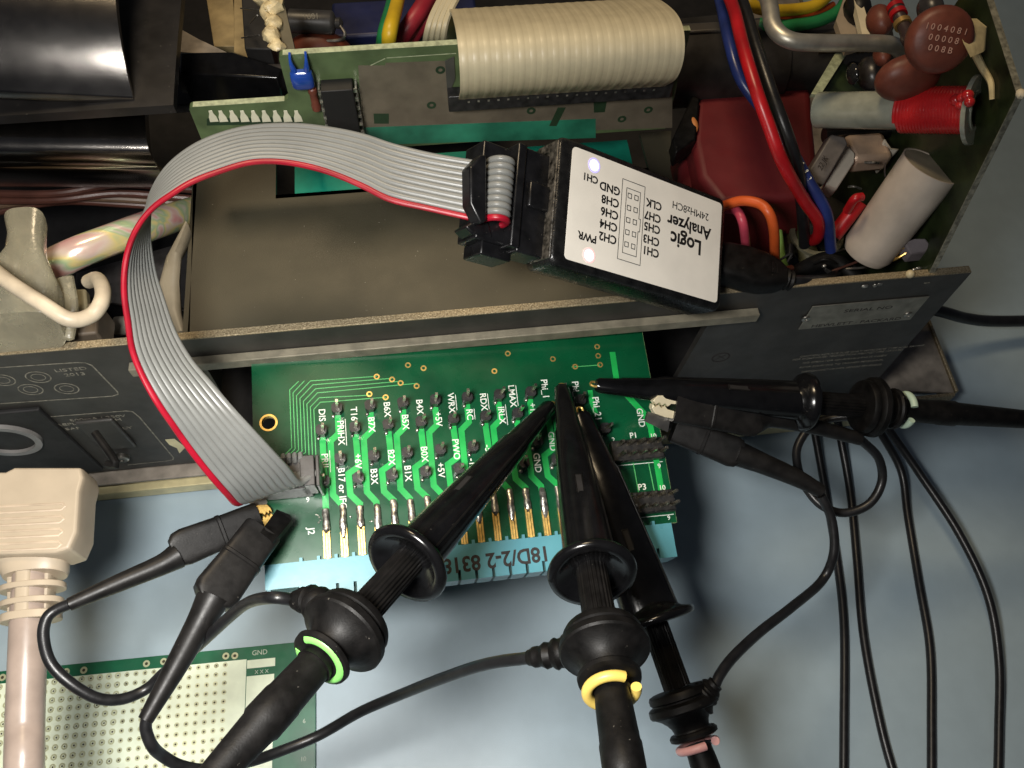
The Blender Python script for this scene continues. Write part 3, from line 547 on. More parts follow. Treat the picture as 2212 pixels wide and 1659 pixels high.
for t in (.08, .3, .62): 
    a = WX(1930, 8, XP - 1.0); dd = _n(WX(1968, 92, XP - 1.0) - a); obj('colour_band', MB().ring(a + dd * t, dd, .1, .2, .13, 24), m_redw if t < .5 else M('gold_band', (.4, .25, .08), .4, .5), pb)
# assorted dark parts on the board face
for i, (px, py, r) in enumerate(((1842, 150, .24), (1880, 160, .5), (1905, 120, .3), (1925, 190, .35), (1850, 230, .3), (1900, 45, .45), (1852, 20, .5), (2010, 20, .4))):
    o = obj('small_part', MB().ball(WX(px, py, XP - .5 - .1 * (i % 3)), (r * .7, r, r * .8), 12), (m_rub2, M('part_grey_%d' % i, (.05, .045, .045), .3, var=.4), m_brown)[i % 3 if i != 3 else 1], pb)
obj('glass_part', MB().ball(WX(1842, 160, XP - 1.6), (.12, .28, .25), 12), M('glossy_dark_glass', (.02, .02, .02), .08), pb)
br3 = thing('rough_edged_plate', 'narrow plate with a rough pale edge slanting up behind the coil former', 'plate', W(1790, 160, 9.4))
obj('plate_edge', MB().prism([W(1752, 203, 9.8), W(1806, 112, 9.8), W(1834, 108, 9.8), W(1772, 205, 9.8)], (0, 0, -.12)), m_oldpcbe, br3)
obj('plate_face', MB().prism([W(1765, 210, 9.6), W(1830, 110, 9.6), W(1880, 60, 9.6), W(1960, 120, 9.0), W(1930, 215, 9.0)], (0, 0, -.1)), M('plate_green', (.03, .045, .018), .4, var=.4), br3)
iv = thing('ivory_bracket', 'ivory plastic bracket with a bright edge beside the end of the rod', 'bracket', W(1835, 50, 10.5))
obj('bracket_plate', MB().prism([W(1806, 45, 10.6), W(1832, -30, 10.8), W(1850, -30, 10.8), W(1872, 95, 10.6), W(1828, 108, 10.4)], (0, 0, -.2)), M('ivory_plate', (.34, .27, .19), .5), iv)
obj('bright_flange', MB().prism([W(1838, -30, 11.2), W(1852, -30, 11.2), W(1884, 70, 11.1), W(1878, 98, 11.0), W(1868, 98, 11.0)], (0, 0, -.2)), M('ivory_flange', (.72, .62, .42), .5, var=.1), iv)
# clutter near the bottom of the bay
tt = thing('grey_transistor', 'small grey part with bent gold leads below the white cylinder', 'transistor', W(1995, 520, 9))
obj('body', MB().prism([W(1952, 525, 9.0), W(1975, 515, 9.2), W(2000, 514, 9.2), W(2012, 533, 9.1), W(1998, 545, 8.9), W(1968, 548, 8.9)], (0, 0, -.4)), M('transistor_grey', (.16, .14, .15), .55, bump=.3), tt, .04)
for pts in (((1970, 532, 8.9), (1935, 540, 8.8), (1915, 553, 8.5)), ((1960, 545, 8.8), (1938, 558, 8.6), (1920, 566, 8.3))): obj('lead', MB().tube(sm([W(*p) for p in pts], 5), .035, 8), m_gold, tt)
wax = thing('amber_trimmer', 'tiny amber dot and solder blobs on the green corner just above the panel', 'component', W(1965, 590, 8.6))
obj('amber_dot', MB().ball(W(1966, 592, 8.8), .11, 12), m_amber, wax)
for i, (x, y) in enumerate(((1908, 600), (1915, 606), (1868, 618), (1890, 616), (1900, 613), (1985, 580), (1780, 575), (1975, 583))): obj('solder_blob', MB().ball(W(x, y, 8.5), (.06 + .02 * (i % 3), .05, .06), 8), m_tin, wax)
for i, (pts, r, mt, lab) in enumerate((([(1700, 600, 7.2), (1790, 560, 7.4), (1850, 600, 7.2)], .22, m_rub2, 'dark lead sagging under the white cylinder'), ([(1660, 590, 6.8), (1720, 520, 7.0), (1760, 580, 6.8)], .3, M('olive_lead', (.08, .07, .03), .5), 'olive lead hidden between plug and red wire'))):
    wire('dark_lead', pts, r, mt, lab)
ccap = thing('round_can', 'round can with a pale rim, half hidden below the thick red wire', 'capacitor', W(1760, 520, 7.4))
obj('can', MB().lathe(W(1762, 510, 6.4), (0, 0, 1), [(0, .72), (.9, .72), (1.0, .66)], 32), M('can_dark', (.04, .037, .03), .4), ccap); obj('rim', MB().ring(W(1762, 510, 7.3), (0, 0, 1), .60, .74, .1, 32), M('can_rim', (.32, .3, .2), .4, .5), ccap)
rr_ = random.Random(9)
for i in range(26):
    px, py = rr_.uniform(1690, 1960), rr_.uniform(540, 612); zz = 7.2 + rr_.uniform(0, .9)
    if py > 640 - (px - 1500) * .11 - 5: continue
    mt_ = (m_rub2, m_brown, m_steel, m_vio, m_pinhead)[i % 5]; c_ = W(px, py, zz)
    if c_.x > 12.2: continue
    if i % 2: g_ = MB().lathe(c_, V((rr_.uniform(-1, 1), rr_.uniform(-1, 1), .2)), [(0, .06), (.03, .1), (.35, .1), (.38, .06)], 12)
    else: g_ = MB().tube(sm([c_, c_ + V((rr_.uniform(-.4, .4), rr_.uniform(-.3, .3), .15)), c_ + V((rr_.uniform(-.8, .8), rr_.uniform(-.5, .5), -.1))], 5), .035, 8)
    obj('small_part' if i % 2 else 'lead', g_, mt_, pb)
# ------------------------------------------------------------------ left: sleeve bundle, heat shrunk boot, ivory lead
hs = thing('wrapped_fuse_holder', 'cloudy cream heat shrink boot standing behind the panel at the left edge', 'fuse holder', W(50, 650, 8))
st = [(W(32, 482, 10.2), .45, .3, 3), (W(34, 520, 10.1), .40, .3, 3), (W(32, 558, 10.0), .43, .34, 3), (W(26, 595, 9.8), .66, .45, 3), (W(22, 635, 9.6), .88, .5, 3.2), (W(16, 700, 9.3), .98, .55, 3.6), (W(14, 722, 9.2), .98, .55, 3.6)]
obj('heat_shrink', MB().slab([(c + V((.25, 0, 0)), V((w, 0, 0)), V((0, .2, h)), e) for c, w, h, e in st], 32), m_heat, hs)
obj('black_body', MB().prism([W(-30, 705, 8.6), W(112, 705, 8.6), W(124, 715, 8.6), V((W(124, 745, 8.6).x, 11.25, 8.6)), V((-13, 11.25, 8.6))], (0, 0, -1.2)), m_rub2, hs, .08)
obj('folded_flap', MB().tube(sm([W(140, 600, 9.4), W(150, 660, 9.2), W(146, 705, 9.0), W(140, 735, 8.9)], 6), [.2] * 18 + [.12], 12, flat=.5), m_heat, hs)
tag(obj('rainbow_sleeve', MB().tube(sm([W(85, 600, 8.4), W(125, 568, 8.7), W(180, 540, 8.8), W(280, 503, 8.5), (W(350, 478, 7.9)), W(440, 448, 6.8)], 8), [.44 - .004 * min(i, 12) for i in range(41)], 24, fn=lambda k, i: 1 + .025 * math.sin(k * 1.9 + i * .35)), m_irid), 'shiny rainbow tinted sleeve slanting from the cream boot to the shield', 'sleeve')
tag(obj('ivory_lead', MB().tube(sm([W(-30, 570, 10.6), W(20, 610, 10.8), W(90, 655, 10.8), W(150, 690, 10.6), W(195, 680 + 2, 10.4), W(218, 655, 10.4), W(222, 625, 10.2), W(210, 603, 9.9), W(192, 608, 9.5)], 8), .17, 14), m_ivory), 'ivory lead crossing the cream boot and hooking upward', 'wire')
gt = thing('ivory_terminal', 'ivory tab terminal behind the hooked ivory lead', 'terminal', W(180, 650, 8)); obj('tab', MB().prism([W(105, 628, 8.6), W(185, 622, 8.6), W(190, 690, 8.6), W(130, 735, 8.4), W(108, 700, 8.4)], (0, 0, -.3)), M('terminal_olive', (.25, .22, .14), .4), gt, .06); obj('tab_post', MB().box(W(190, 712, 8.0), (.9, .9, 1.0)), M('post_brown', (.14, .11, .08), .5), gt, .06)
tag(obj('pale_strap', MB().slab([(W(408, 500, 8.6), V((.05, 0, 0)), V((0, .1, .3)), 2), (W(375, 560, 8.6), V((.22, 0, .1)), V((0, .06, .2)), 2), (W(365, 620, 8.3), V((.3, 0, .1)), V((0, .06, .2)), 2), (W(375, 680, 8.1), V((.2, 0, 0)), V((0, .06, .2)), 2), (W(395, 728, 8.0), V((.12, 0, 0)), V((0, .06, .2)), 2)], 14), M('strap_ivory', (.3, .26, .19), .4)), 'curved ivory strap between the grey ribbon and the shield', 'strap')
# connector block on the panel, lower left
fh = thing('panel_connector', 'glossy black socket with a grey ring on the rear panel above the beige plug', 'connector', W(30, 960, 6))
mb = MB(); zc = PP(20, 965, .8)
mb.fbox(PF, (-26, 1.9, 0.01), (PP(150, 960, .3).x, PP(0, 905, .3).y, .16)); obj('socket_body', mb, m_dark, fh, .05, seg=3)
p = PP(10, 962, .36); obj('ring', MB().ring(PF(p.x, p.y, .161), PF.z, .72, .9, .12, 40), M('ring_grey', (.2, .19, .18), .4), fh); obj('socket_bore', MB().lathe(PF(p.x, p.y, .15), PF.z, [(0, .72), (.03, .72)], 32), m_dark, fh)
p1_ = PP(150, 900, .5); p2_ = PP(292, 990, .5)
mb = MB().fbox(PF, (p1_.x - .4, PP(220, 985, .3).y, .01), (PP(285, 960, .2).x, PP(220, 915, .2).y, .14)); obj('mounting_ear', mb, m_panel, fh, .06, seg=4)
p = PP(263, 990, .2); obj('hex_post', MB().lathe(PF(p.x, p.y, .12), PF.z, [(0, .21), (.12, .21), (.16, .17), (.16, .08), (.05, .07)], 24), m_steel, fh)
p = PP(300, 960); tag(obj('latch_clip', MB().tube(sm([W(205, 935, 6.6), W(250, 1000, 6.6), W(232, 1003, 6.5)], 4), .1, 10), m_rub2), 'small dark latch prong beside the beige plug', 'latch')
bits = MB().prism([PF(*PP(*q(0, 1130, x, y), .006), .006) for x, y in ((1940, 1000), (2050, 990), (2180, 1090), (2110, 1160), (2080, 1100), (1990, 1060))], (0, -.004, 0)); obj('chipped_paint', bits, m_cream, panel)
# ------------------------------------------------------------------ green adapter board in the opening
AF = Frame((-2.996, 5.883, 6.91), ((0.99876276, -0.0050612, 0.0494705), (0.01192277, 0.99016317, -0.13940856), (-0.04827829, 0.1398259, 0.98899844)))
def c2(x, y): return ((800 + x * .40687) / 1.4756, (1000 + y * .40687) / 1.4756)
def c3(x, y): return ((1600 + x * .40687) / 1.4756, (1000 + y * .40687) / 1.4756)
def A2(x, y, w=0): return AF.at(*c2(x, y), w)
def A3(x, y, w=0): return AF.at(*c3(x, y), w)
ab = thing('adapter_board', 'bright green adapter board with rows of single pins sticking out of the chassis opening', 'circuit board', AF.o)
UL, UR = -1.62, 8.34
# board with a real mounting hole
hc = AF.at(580, 913); hr = .19; NS = 24
outer = [(UL, 0), (-.5, 0), (-.5, 6.2), (UL, 6.2)]
mb = MB()
def side(ang):
    x, y = math.cos(ang), math.sin(ang); ts = []
    if x > 0: ts.append((-.5 - hc.x) / x)
    if x < 0: ts.append((UL - hc.x) / x)
    if y > 0: ts.append((4.0 - hc.y) / y)
    if y < 0: ts.append((2.8 - hc.y) / y)
    t = min(ts); return (hc.x + x * t, hc.y + y * t)
angs = sorted([2 * math.pi * i / NS for i in range(NS)] + [math.atan2(y - hc.y, x - hc.x) % (2 * math.pi) for x in (UL, -.5) for y in (2.8, 4.0)])
for i in range(len(angs)):
    a, b = angs[i], angs[(i + 1) % len(angs)]
    qd = [(hc.x + hr * math.cos(a), hc.y + hr * math.sin(a)), side(a), side(b), (hc.x + hr * math.cos(b), hc.y + hr * math.sin(b))]
    k = len(mb.v); mb.v += [AF(x, y, 0) for x, y in qd] + [AF(x, y, -.16) for x, y in qd]
    mb.f += [(k, k + 1, k + 2, k + 3), (k + 7, k + 6, k + 5, k + 4), (k, k + 3, k + 7, k + 4), (k + 1, k + 5, k + 6, k + 2)]
for a, b in (((UL, 0), (-.5, 2.8)), ((UL, 4.0), (-.5, 6.2)), ((-.5, 0), (UR, 6.2))): mb.fbox(AF, (a[0], a[1], -.16), (b[0], b[1], 0))
board = obj('board', mb, m_green, ab)
obj('hole_ring', MB().ring(AF(hc.x, hc.y, -.162), AF.z, .165, .215, .168, 32), m_gold, board)
o = MB().fbox(AF, (UR + .001, .0, -.159), (UR + .006, 6.2, -.001)); o.fbox(AF, (7.0, -.006, -.155), (UR, -.001, -.002)); obj('cut_edge', o, M('laminate_edge', (.30, .42, .18), .6, var=.2, vs=9), board)
def tr(pts, w=.147, mat=None, z=.001): return obj('trace', MB().strip(pts, w, AF, z, .0035), mat or m_trace, board)
for k in range(11):
    uf = .396 * (2 * k + 1); s = uf - .396
    if k <= 7: tr([(uf + .002, 3.5), (uf + .006, 2.98), (uf - .2, 2.8), (uf - .205, 1.475), (uf, 1.21), (uf, 1.1)])
    ub = .396 * 2 * k
    if k == 0: tr([(.01, 3.0), (.01, 1.1)])
    elif k <= 8: tr([(ub + .005, 2.95), (ub + .03, 2.11), (ub - .215, 1.96), (ub - .2, 1.445), (ub + .01, 1.205), (ub, 1.1)])
tr([tuple(A3(865, 300)), tuple(A3(890, 470)), tuple(A3(905, 560)), tuple(A3(1120, 790)), tuple(A3(1165, 890)), tuple(A3(1240, 1330)), tuple(A3(1250, 1400))], .15)
tr([tuple(A3(690, 600)), tuple(A3(705, 700)), tuple(A3(735, 780))], .12)
for a, b in ((1028, 1070), (1148, 1195)):
    tr([tuple(A3(a, 1170)), tuple(A3(b, 1400))], .022, m_thin)
vl = [(-.723, 4.19, -.5, 4.40, None), (-.645, 4.11, -.36, 4.40, None), (-.565, 4.03, -.215, 4.385, (1.404, 4.37)), (-.485, 3.95, -.16, 4.28, (1.77, 4.285)), (-.405, 3.87, -.1, 4.17, (1.97, 4.19)), (-.325, 3.79, -.06, 4.06, (2.38, 4.10)), (-.245, 3.71, -.02, 3.93, (1.20, 3.89)), (-.165, 3.64, .0, 3.81, (1.59, 3.80))]
for i, (u0, v0, u1, v1, e) in enumerate(vl):
    pts = [(u0 - .18 + .0 * i, 2.55 - .03 * i), (u0 - .0, 2.72 - .035 * i), (u0, v0), (u1, v1)]
    if e: pts.append(e)
    if i > 4: pts = pts[1:] ; pts[0] = (u0, 2.45)
    tr(pts, .02, m_thin, .0012)
for x, y in ((985, 493), (1105, 515), (1172, 543), (1298, 567), (928, 630), (1055, 655), (1907, 450), (2540, 415), (1230, 403), (1352, 427), (2012, 312), (2365, 355), (2712, 258), (2720, 330), (2735, 400)):
    p = A2(x, y); obj('via', MB().ring(AF(p.x, p.y, .001), AF.z, .04, .075, .005, 16), m_gold, board)
tr([tuple(A3(545, 418)), tuple(A3(765, 402))], .02, m_thin)
# single pins: one mesh pair shared by all
hb = MB(); hb.prism([V((x, y, .0)) for x, y in ((-.127, -.07), (-.07, -.127), (.07, -.127), (.127, -.07), (.127, .07), (.07, .127), (-.07, .127), (-.127, .07))], (0, 0, .25))
hme = hb.mesh('pin_header', m_pinhead)
pn = MB().box((0, 0, .42), (.064, .064, .5)); pn.prism([V((-.032, -.032, .67)), V((.032, -.032, .67)), V((.032, .032, .67)), V((-.032, .032, .67))], (0, 0, .02)); 
pme = pn.mesh('pin', M('pin_metal', (.8, .74, .58), .28, 1, var=.2, vs=8))
bl = MB().ball((0, -.16, .02), (.05, .05, .04), 8); blm = bl.mesh('solder_fillet', m_tin)
heads = []
for k in range(8):
    for r, (u0, v) in enumerate(((.405, 3.565), (.01, 3.04), (.414, 2.295), (.02, 1.785))):
        if (r == 2 and k == 7) : continue
        heads.append((u0 + .794 * k, v))
heads += [(6.90, 2.46), (6.40, 3.25)]
for i, (u, v) in enumerate(heads):
    if 5.9 < u < 6.2 and v < 2: continue
    rz = random.uniform(-.12, .12); h = inst('pin_header', hme, AF.mat(u, v, 0, rz), ab); 
    p_ = bpy.data.objects.new('pin', pme); C.objects.link(p_); p_.parent = h; p_.rotation_euler = (random.uniform(-.05, .05), random.uniform(.0, .13), 0)
    s_ = bpy.data.objects.new('solder_fillet', blm); C.objects.link(s_); s_.parent = h; s_.location = (-.09 + random.uniform(-.02, .02), .0, 0)
def dual(u0, v0, u1, v1):
    n = 5; bx = MB().fbox(AF, (u0, v0, .0), (u1, v1, .25)); b_ = obj('double_header', bx, m_pinhead, ab, .03)
    pu = (u1 - u0) / n; pv = (v1 - v0) / 2
    for i in range(n):
        for j in range(2):
            o = bpy.data.objects.new('pin', pme); C.objects.link(o); o.parent = b_
            mm = AF.mat(u0 + pu * (i + .5), v0 + pv * (j + .5), 0) @ Matrix.Rotation(.12, 4, 'Y'); mm.translation = AF(u0 + pu * (i + .5), v0 + pv * (j + .5)) - ORG[ab.name]; o.matrix_local = mm
    g = MB()
    for i in range(1, n): g.fbox(AF, (u0 + pu * i - .02, v0 - .002, .251), (u0 + pu * i + .02, v1 + .002, .256))
    g.fbox(AF, (u0, (v0 + v1) / 2 - .02, .2515), (u1, (v0 + v1) / 2 + .02, .2555)); obj('header_groove', g, m_dark, b_)
dual(6.97, 1.58, 8.27, 2.11); dual(7.02, .26, 8.32, .78)
def silk_box(u0, v0, u1, v1):
    obj('silk_line', MB().strip([(u0, v0), (u1, v0)], .018, AF, .001, .003), m_silk, board)
silk_box(6.95, 1.53, 8.26, 1.53); silk_box(7.0, .2, 8.3, .2)
def bt(s, p, size=.222, vert=True, over=False):
    xd, yd = (-AF.y, AF.x) if vert else (AF.x, AF.y)
    text(s, size, AF(p.x, p.y, .0075), xd, yd, m_silk, board, ext=.0015, bold=.003)
    if over:
        L = .112 * len(s) * size / .185
        obj('overline', MB().strip([(p.x + .125, p.y + L / 2), (p.x + .125, p.y - L / 2)], .016, AF, .006, .003), m_silk, board)
for s, x, y, ov in (('DIS', 555, 795, 0), ('PRIHX', 703, 932, 1), ('T16', 805, 785, 0), ('B7X', 943, 868, 0), ('B6X', 1065, 750, 0), ('B5X', 1208, 848, 0), ('B4X', 1320, 730, 0), ('+5V', 1468, 825, 0), ('WRX', 1568, 700, 1), ('RC', 1712, 790, 1), ('RDX', 1820, 690, 1), ('IRLX', 1963, 795, 1), ('LMAX', 2045, 645, 1), ('PRIL', 578, 1160, 1), ('B17 or IFG', 713, 1368, 0), ('+6V', 838, 1155, 0), ('B3X', 963, 1275, 0), ('B2X', 1098, 1125, 0), ('B1X', 1228, 1250, 0), ('B0X', 1357, 1100, 0), ('+5V', 1487, 1225, 0), ('PWO', 1605, 1062, 0), ('-5V', 1858, 1075, 0), ('-12V', 1735, 1200, 0), ('+12V', 2210, 770, 0)):
    bt(s, A2(x, y), over=bool(ov))
for s, x, y in (('Phi_1', 335, 590), ('Phi_2', 580, 605), ('Phi_21', 742, 745), ('GND', 1085, 815), ('GND', 390, 1000), ('GND', 275, 1168), ('NC 2', 648, 960)): bt(s, A3(x, y), .235 if 'Phi' in s else .222)
bt('J2', AF.at((800 + 470 * .40687) / 1.4756, (1600 + 230 * .40687) / 1.4756), .22)
for s, x, y, z in (('P1', 1030, 955, .2), ('10', 1185, 960, .17), ('2', 873, 990, .17), ('9', 1232, 1195, .17), ('P3', 1098, 1360, .22), ('10', 1255, 1365, .17), ('9', 1307, 1600, .15)): bt(s, A3(x, y), z, False)
bt('1', AF.at(566, 1092), .17, False); bt('9', AF.at(665, 1080), .17, False)
# edge contacts soldered on the board
gl_ = MB(); gl_.box((0, .33, .035), (.05, .78, .03)); gl_.box((-.058, .36, .05), (.042, .72, .06)); gl_.box((.058, .36, .05), (.042, .72, .06)); gl_.box((0, -.03, .03), (.06, .12, .05)); gl_.ball((-.03, -.07, .03), (.03, .035, .04), 8); gl_.ball((.03, -.07, .03), (.03, .035, .04), 8)
lug = gl_.mesh('contact_finger', m_gold)
def blob(seed):
    rd = random.Random(seed); b = MB(); st = []; L0 = rd.uniform(.42, .66)
    for t, w, h in ((1.21, .03, .01), (1.18, .08, .035), (1.06, .09, .05), (.93, .08, .07), (.8, .09, .075), (.67, .085, .07), (L0, .07, .05), (L0 - .04, .02, .02)):
        st.append((V((rd.uniform(-.01, .01), t, .03 + h * .3)), V((w * rd.uniform(.85, 1.1), 0, 0)), V((0, 0, h * rd.uniform(.8, 1.25))), 2.4))
    st = [s for s in st if s[0].y >= L0 - .05]; return b.slab(st, 14).mesh('solder', m_tin)
blobs = [blob(i) for i in range(5)]
for i in range(18):
    f = inst('contact_finger', lug, AF.mat(.396 * i, 0, .002), ab)
    o = bpy.data.objects.new('solder', blobs[i % 5]); C.objects.link(o); o.parent = f; o.scale = (1, random.uniform(.96, 1.03), 1)
g = MB()
for x, y in ((35, 400), (60, 410), (80, 440), (70, 510), (95, 480), (520, 430), (580, 10), (815, 495)):
    p = AF.at((1000 + x * .226) / 1.4756, (1550 + y * .226) / 1.4756); g.ball(AF(p.x, p.y, .01), (.03, .025, .02), 8)
obj('solder_splash', g, m_tin, board)
# light blue edge connector
CT = .13
bl_ = AF.at(574, 1279, CT); br_ = AF.at(1455, 1184, CT); vb = -.83; u0 = -1.40; u1 = UR - .18; pitch = .396
mb = MB(); v = vb
mb.fbox(AF, (u0, -.02 - .56, CT - .75), (u0 + .75, -.02, CT)); mb.fbox(AF, (u0 + .75, vb + .24, CT - .9), (u1, -.02, CT)); mb.fbox(AF, (u0 + .02, -.62, CT - .5), (u0 + .1, -.5, CT - .1))
edges = [u0 + .75] + [.396 * i - .198 + .0 for i in range(1, 21) if .396 * i - .198 < u1 - .3] + [u1]
for a, b in zip(edges[:-1], edges[1:]): mb.fbox(AF, (a + (.0 if a == edges[0] else .035), vb, CT - .9), (b - (.0 if b == edges[-1] else .035), vb + .2401, CT - .0003))
con = obj('edge_connector', mb, m_teal, ab)
g = MB(); g.fbox(AF, (u0 + .76, vb + .02, CT - .9), (u1 - .02, vb + .239, CT - .14)); obj('slot_floor', g, m_tealdark, con)
for i in range(22):
    u = .396 * i - .198 - .396
    if u < UR - .3 and u > -1.3: obj('castellation', MB().fbox(AF, (u - .035, -.021, .0), (u + .035, .07, CT - .01)), m_teal, con)
tx = AF.at(1072, 1208, CT); text('18D/2-2 8318', .49, AF(tx.x, tx.y, CT + .002), -(AF.x * .998 + AF.y * .02), -(AF.y), m_ink, con, bold=.013, sx=.92)
# ribbon socket J2
jm = MB(); ju0 = AF.at(560, 1010, 1.0).x; ju1 = AF.at(690, 1010, 1.05).x; jv0 = AF.at(680, 1050, 1.05).y; jv1 = AF.at(690, 984, 1.05).y
jm.fbox(AF, (ju0, jv0, .02), (ju1 - .25, jv1, .88)); jsock = obj('ribbon_header', jm, m_pinhead, ab, .03)
# ------------------------------------------------------------------ grey ribbon cable with red edge
RED = [(1012, 476, 12.57), (928, 457, 12.61), (845, 438, 12.63), (790, 411, 12.68), (735, 386, 12.74), (680, 367, 12.78), (611, 354, 12.83), (542, 355, 12.86), (469, 376, 12.86), (414, 397, 12.87), (372, 422, 12.88), (331, 450, 12.9), (298, 489, 12.83), (276, 536, 12.72), (266, 586, 12.56), (265, 641, 12.4), (272, 696, 12.23), (280, 755, 12.07), (299, 808, 11.83), (331, 868, 11.47), (365, 918, 11.03), (400, 968, 10.52), (440, 1020, 9.95), (480, 1066, 9.32), (508, 1090, 8.64)]
OTH = [(1022, 346, 13.0), (932, 331, 12.99), (850, 311, 12.99), (785, 290, 12.96), (715, 276, 12.9), (640, 268, 12.84), (565, 270, 12.75), (500, 281, 12.67), (435, 305, 12.59), (385, 338, 12.47), (350, 376, 12.33), (326, 425, 12.15), (321, 462, 12.02), (321, 505, 11.91), (325, 540, 11.82), (335, 590, 11.69), (351, 640, 11.53), (378, 715, 11.29), (415, 778, 11.06), (460, 830, 10.85), (505, 882, 10.6), (545, 925, 10.26), (585, 968, 9.78), (622, 1008, 9.19), (650, 1040, 8.5)]
rib = thing('grey_ribbon_cable', 'grey ribbon cable with red edge looping from the analyzer to the green board', 'ribbon cable', W(300, 700, 11.5))
Rp = [W(*p) for p in RED]; Op = [W(*p) for p in OTH]
j0 = AF(ju0 + .1, (jv0 + jv1) / 2, 1.0); j1 = AF(ju0 + 1.37, (jv0 + jv1) / 2, 1.0)
for t in (.5, 1.0):
    a = Rp[24].lerp(j0, t); b = Op[24].lerp(j1, t); dz = V((0, 0, -.12 * (1 - t)))
    Rp.append(a + dz); Op.append(b + dz)
Rs = sm(Rp, 6); Os = sm(Op, 6)
for i in range(10):
    f = (i + .5) / 10; path = [a.lerp(b, f) for a, b in zip(Rs, Os)]; ups = [_n(b - a) for a, b in zip(Rs, Os)]
    rad = [(b - a).length / 10 * (.56 if i else .5) for a, b in zip(Rs, Os)]
    mb = MB(); rings = []
    for k_, p in enumerate(path):
        t = _n(path[min(k_ + 1, len(path) - 1)] - path[max(k_ - 1, 0)]); u = _n(ups[k_] - t * ups[k_].dot(t)); w = t.cross(u)
        rings.append([p + (u * math.cos(2 * math.pi * q_ / 10) + w * .92 * math.sin(2 * math.pi * q_ / 10)) * rad[k_] for q_ in range(10)])
    mb.loft(rings); obj('strand', mb, m_red if i == 0 else m_grey, rib)
jt = MB(); jt.fbox(AF, (ju0 - .05, jv0 - .02, .9), (ju1 - .33, jv1 + .02, 1.06)); jt.fbox(AF, (ju1 - .42, jv0, .3), (ju1 - .1, jv1, 1.18)); jt.fbox(AF, (ju1 - .08, jv0 - .01, .02), (ju1, jv1 + .01, 1.12))
obj('board_end_connector', jt, M('grey_idc_plastic', (.075, .07, .066), .38, var=.15, bump=.3, bs=12), rib, .02)
for i in range(4):
    a = ju0 + .55 + i * .127; obj('strain_loop', MB().tube([AF(a, jv1 - .1, 1.08), AF(a, jv1 - .02, 1.16), AF(a, jv1 + .06, 1.1), AF(a, jv1 + .08, .9)], .058, 8), m_grey, rib)
# ------------------------------------------------------------------ logic analyzer
NF = Frame((2.723, 10.149, 11.952), ((0.8418, 0.184, 0.5074), (0.0255, 0.9255, -0.3779), (-0.5391, 0.3311, 0.7744)))
def cz(x, y): return ((1450 + x * .40687) / 1.4756, (420 + y * .40687) / 1.4756)
def NP(x, y, w=0): return NF.at(*cz(x, y), w)
an = thing('logic_analyzer', 'small black logic analyzer box with a white printed label, tilted against the rear panel', 'logic analyzer', NF(2.3, 1.2, -1))
def rrect(x0, y0, x1, y1, r, n=5):
    out = []
    for cx, cy, a in ((x1 - r, y1 - r, 0), (x0 + r, y1 - r, 90), (x0 + r, y0 + r, 180), (x1 - r, y0 + r, 270)):
        out += [(cx + r * math.cos(math.radians(a + 90 * i / n)), cy + r * math.sin(math.radians(a + 90 * i / n))) for i in range(n + 1)]
    return out
TH = .98
rings = [[NF(x, y, w) for x, y in rrect(-.34 + d, -.18 + d, 4.78 - d, 2.62 - d, .2)] for d, w in ((.1, -TH - .01), (.02, -TH + .07), (0, -.62), (.0, -.13), (.03, -.05), (.09, -.012))]
case = obj('case', MB().loft(rings), m_case, an, ang=60)
obj('paper_label', MB().prism([NF(x, y, -.01) for x, y in rrect(0, 0, 4.6, 2.45, .1)], NF.z * .014), m_white, an)
lw = .007
def nt_(s, x, y, size, bold=.0, mat=None, sx=1):
    p = NP(x, y, lw); text(s, size, NF(p.x, p.y, lw), -NF.x, -NF.y, mat or m_prt, an, ext=.0012, bold=bold, sx=sx)
for s, x, y in (('GND', 1215, 442), ('CH8', 1218, 542), ('CH6', 1212, 637), ('CH4', 1204, 732), ('CH2', 1198, 830), ('CLK', 1560, 568), ('CH7', 1550, 665), ('CH5', 1545, 752), ('CH3', 1538, 848), ('CH1', 1535, 938)): nt_(s, x, y, .26, .007)
nt_('CH1', 1062, 362, .22, .006); nt_('PWR', 1038, 824, .235, .007)
nt_('Logic', 1812, 868, .48, .012); nt_('Analyzer', 1838, 745, .40, .010); nt_('24MHz8CH', 1848, 618, .25)
def outline(pts, wd=.014):
    P_ = [tuple(NP(*p, lw)) for p in pts]; P_.append(P_[0]); obj('header_outline', MB().strip(P_, wd, NF, lw, .002), m_prt, an)
outline(((1315, 367), (1490, 433), (1450, 1048), (1273, 993))); outline(((1347, 437), (1454, 478), (1441, 683), (1454, 688), (1446, 785), (1434, 782), (1420, 980), (1312, 945)))
for i in range(5):
    for j in range(2):
        x = 1370 - i * 6.5 + j * 52; y = 502 + i * 95 + j * 17; p = NP(x, y, lw); s = .052
        obj('pin_square', MB().strip([(p.x - s, p.y - s), (p.x + s, p.y - s), (p.x + s, p.y + s), (p.x - s, p.y + s), (p.x - s, p.y - s)], .016, NF, lw, .002), m_prt, an)
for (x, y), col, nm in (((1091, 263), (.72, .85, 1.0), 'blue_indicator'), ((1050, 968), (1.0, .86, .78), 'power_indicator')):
    p = NP(x, y, lw); obj(nm, MB().lathe(NF(p.x, p.y, .006), NF.z, [(0, .125), (.007, .125)], 32), M(nm + '_glow', col, .4, emit=1.5, var=.02), an); obj('indicator_halo', MB().ring(NF(p.x, p.y, .006), NF.z, .1251, .165, .005, 32), M(nm + '_halo', (.5, .45, 1.0) if 'blue' in nm else (1.0, .5, .5), .4, emit=.7, var=.02), an)  # halo rings: light spreading through the label, put into glowing colour
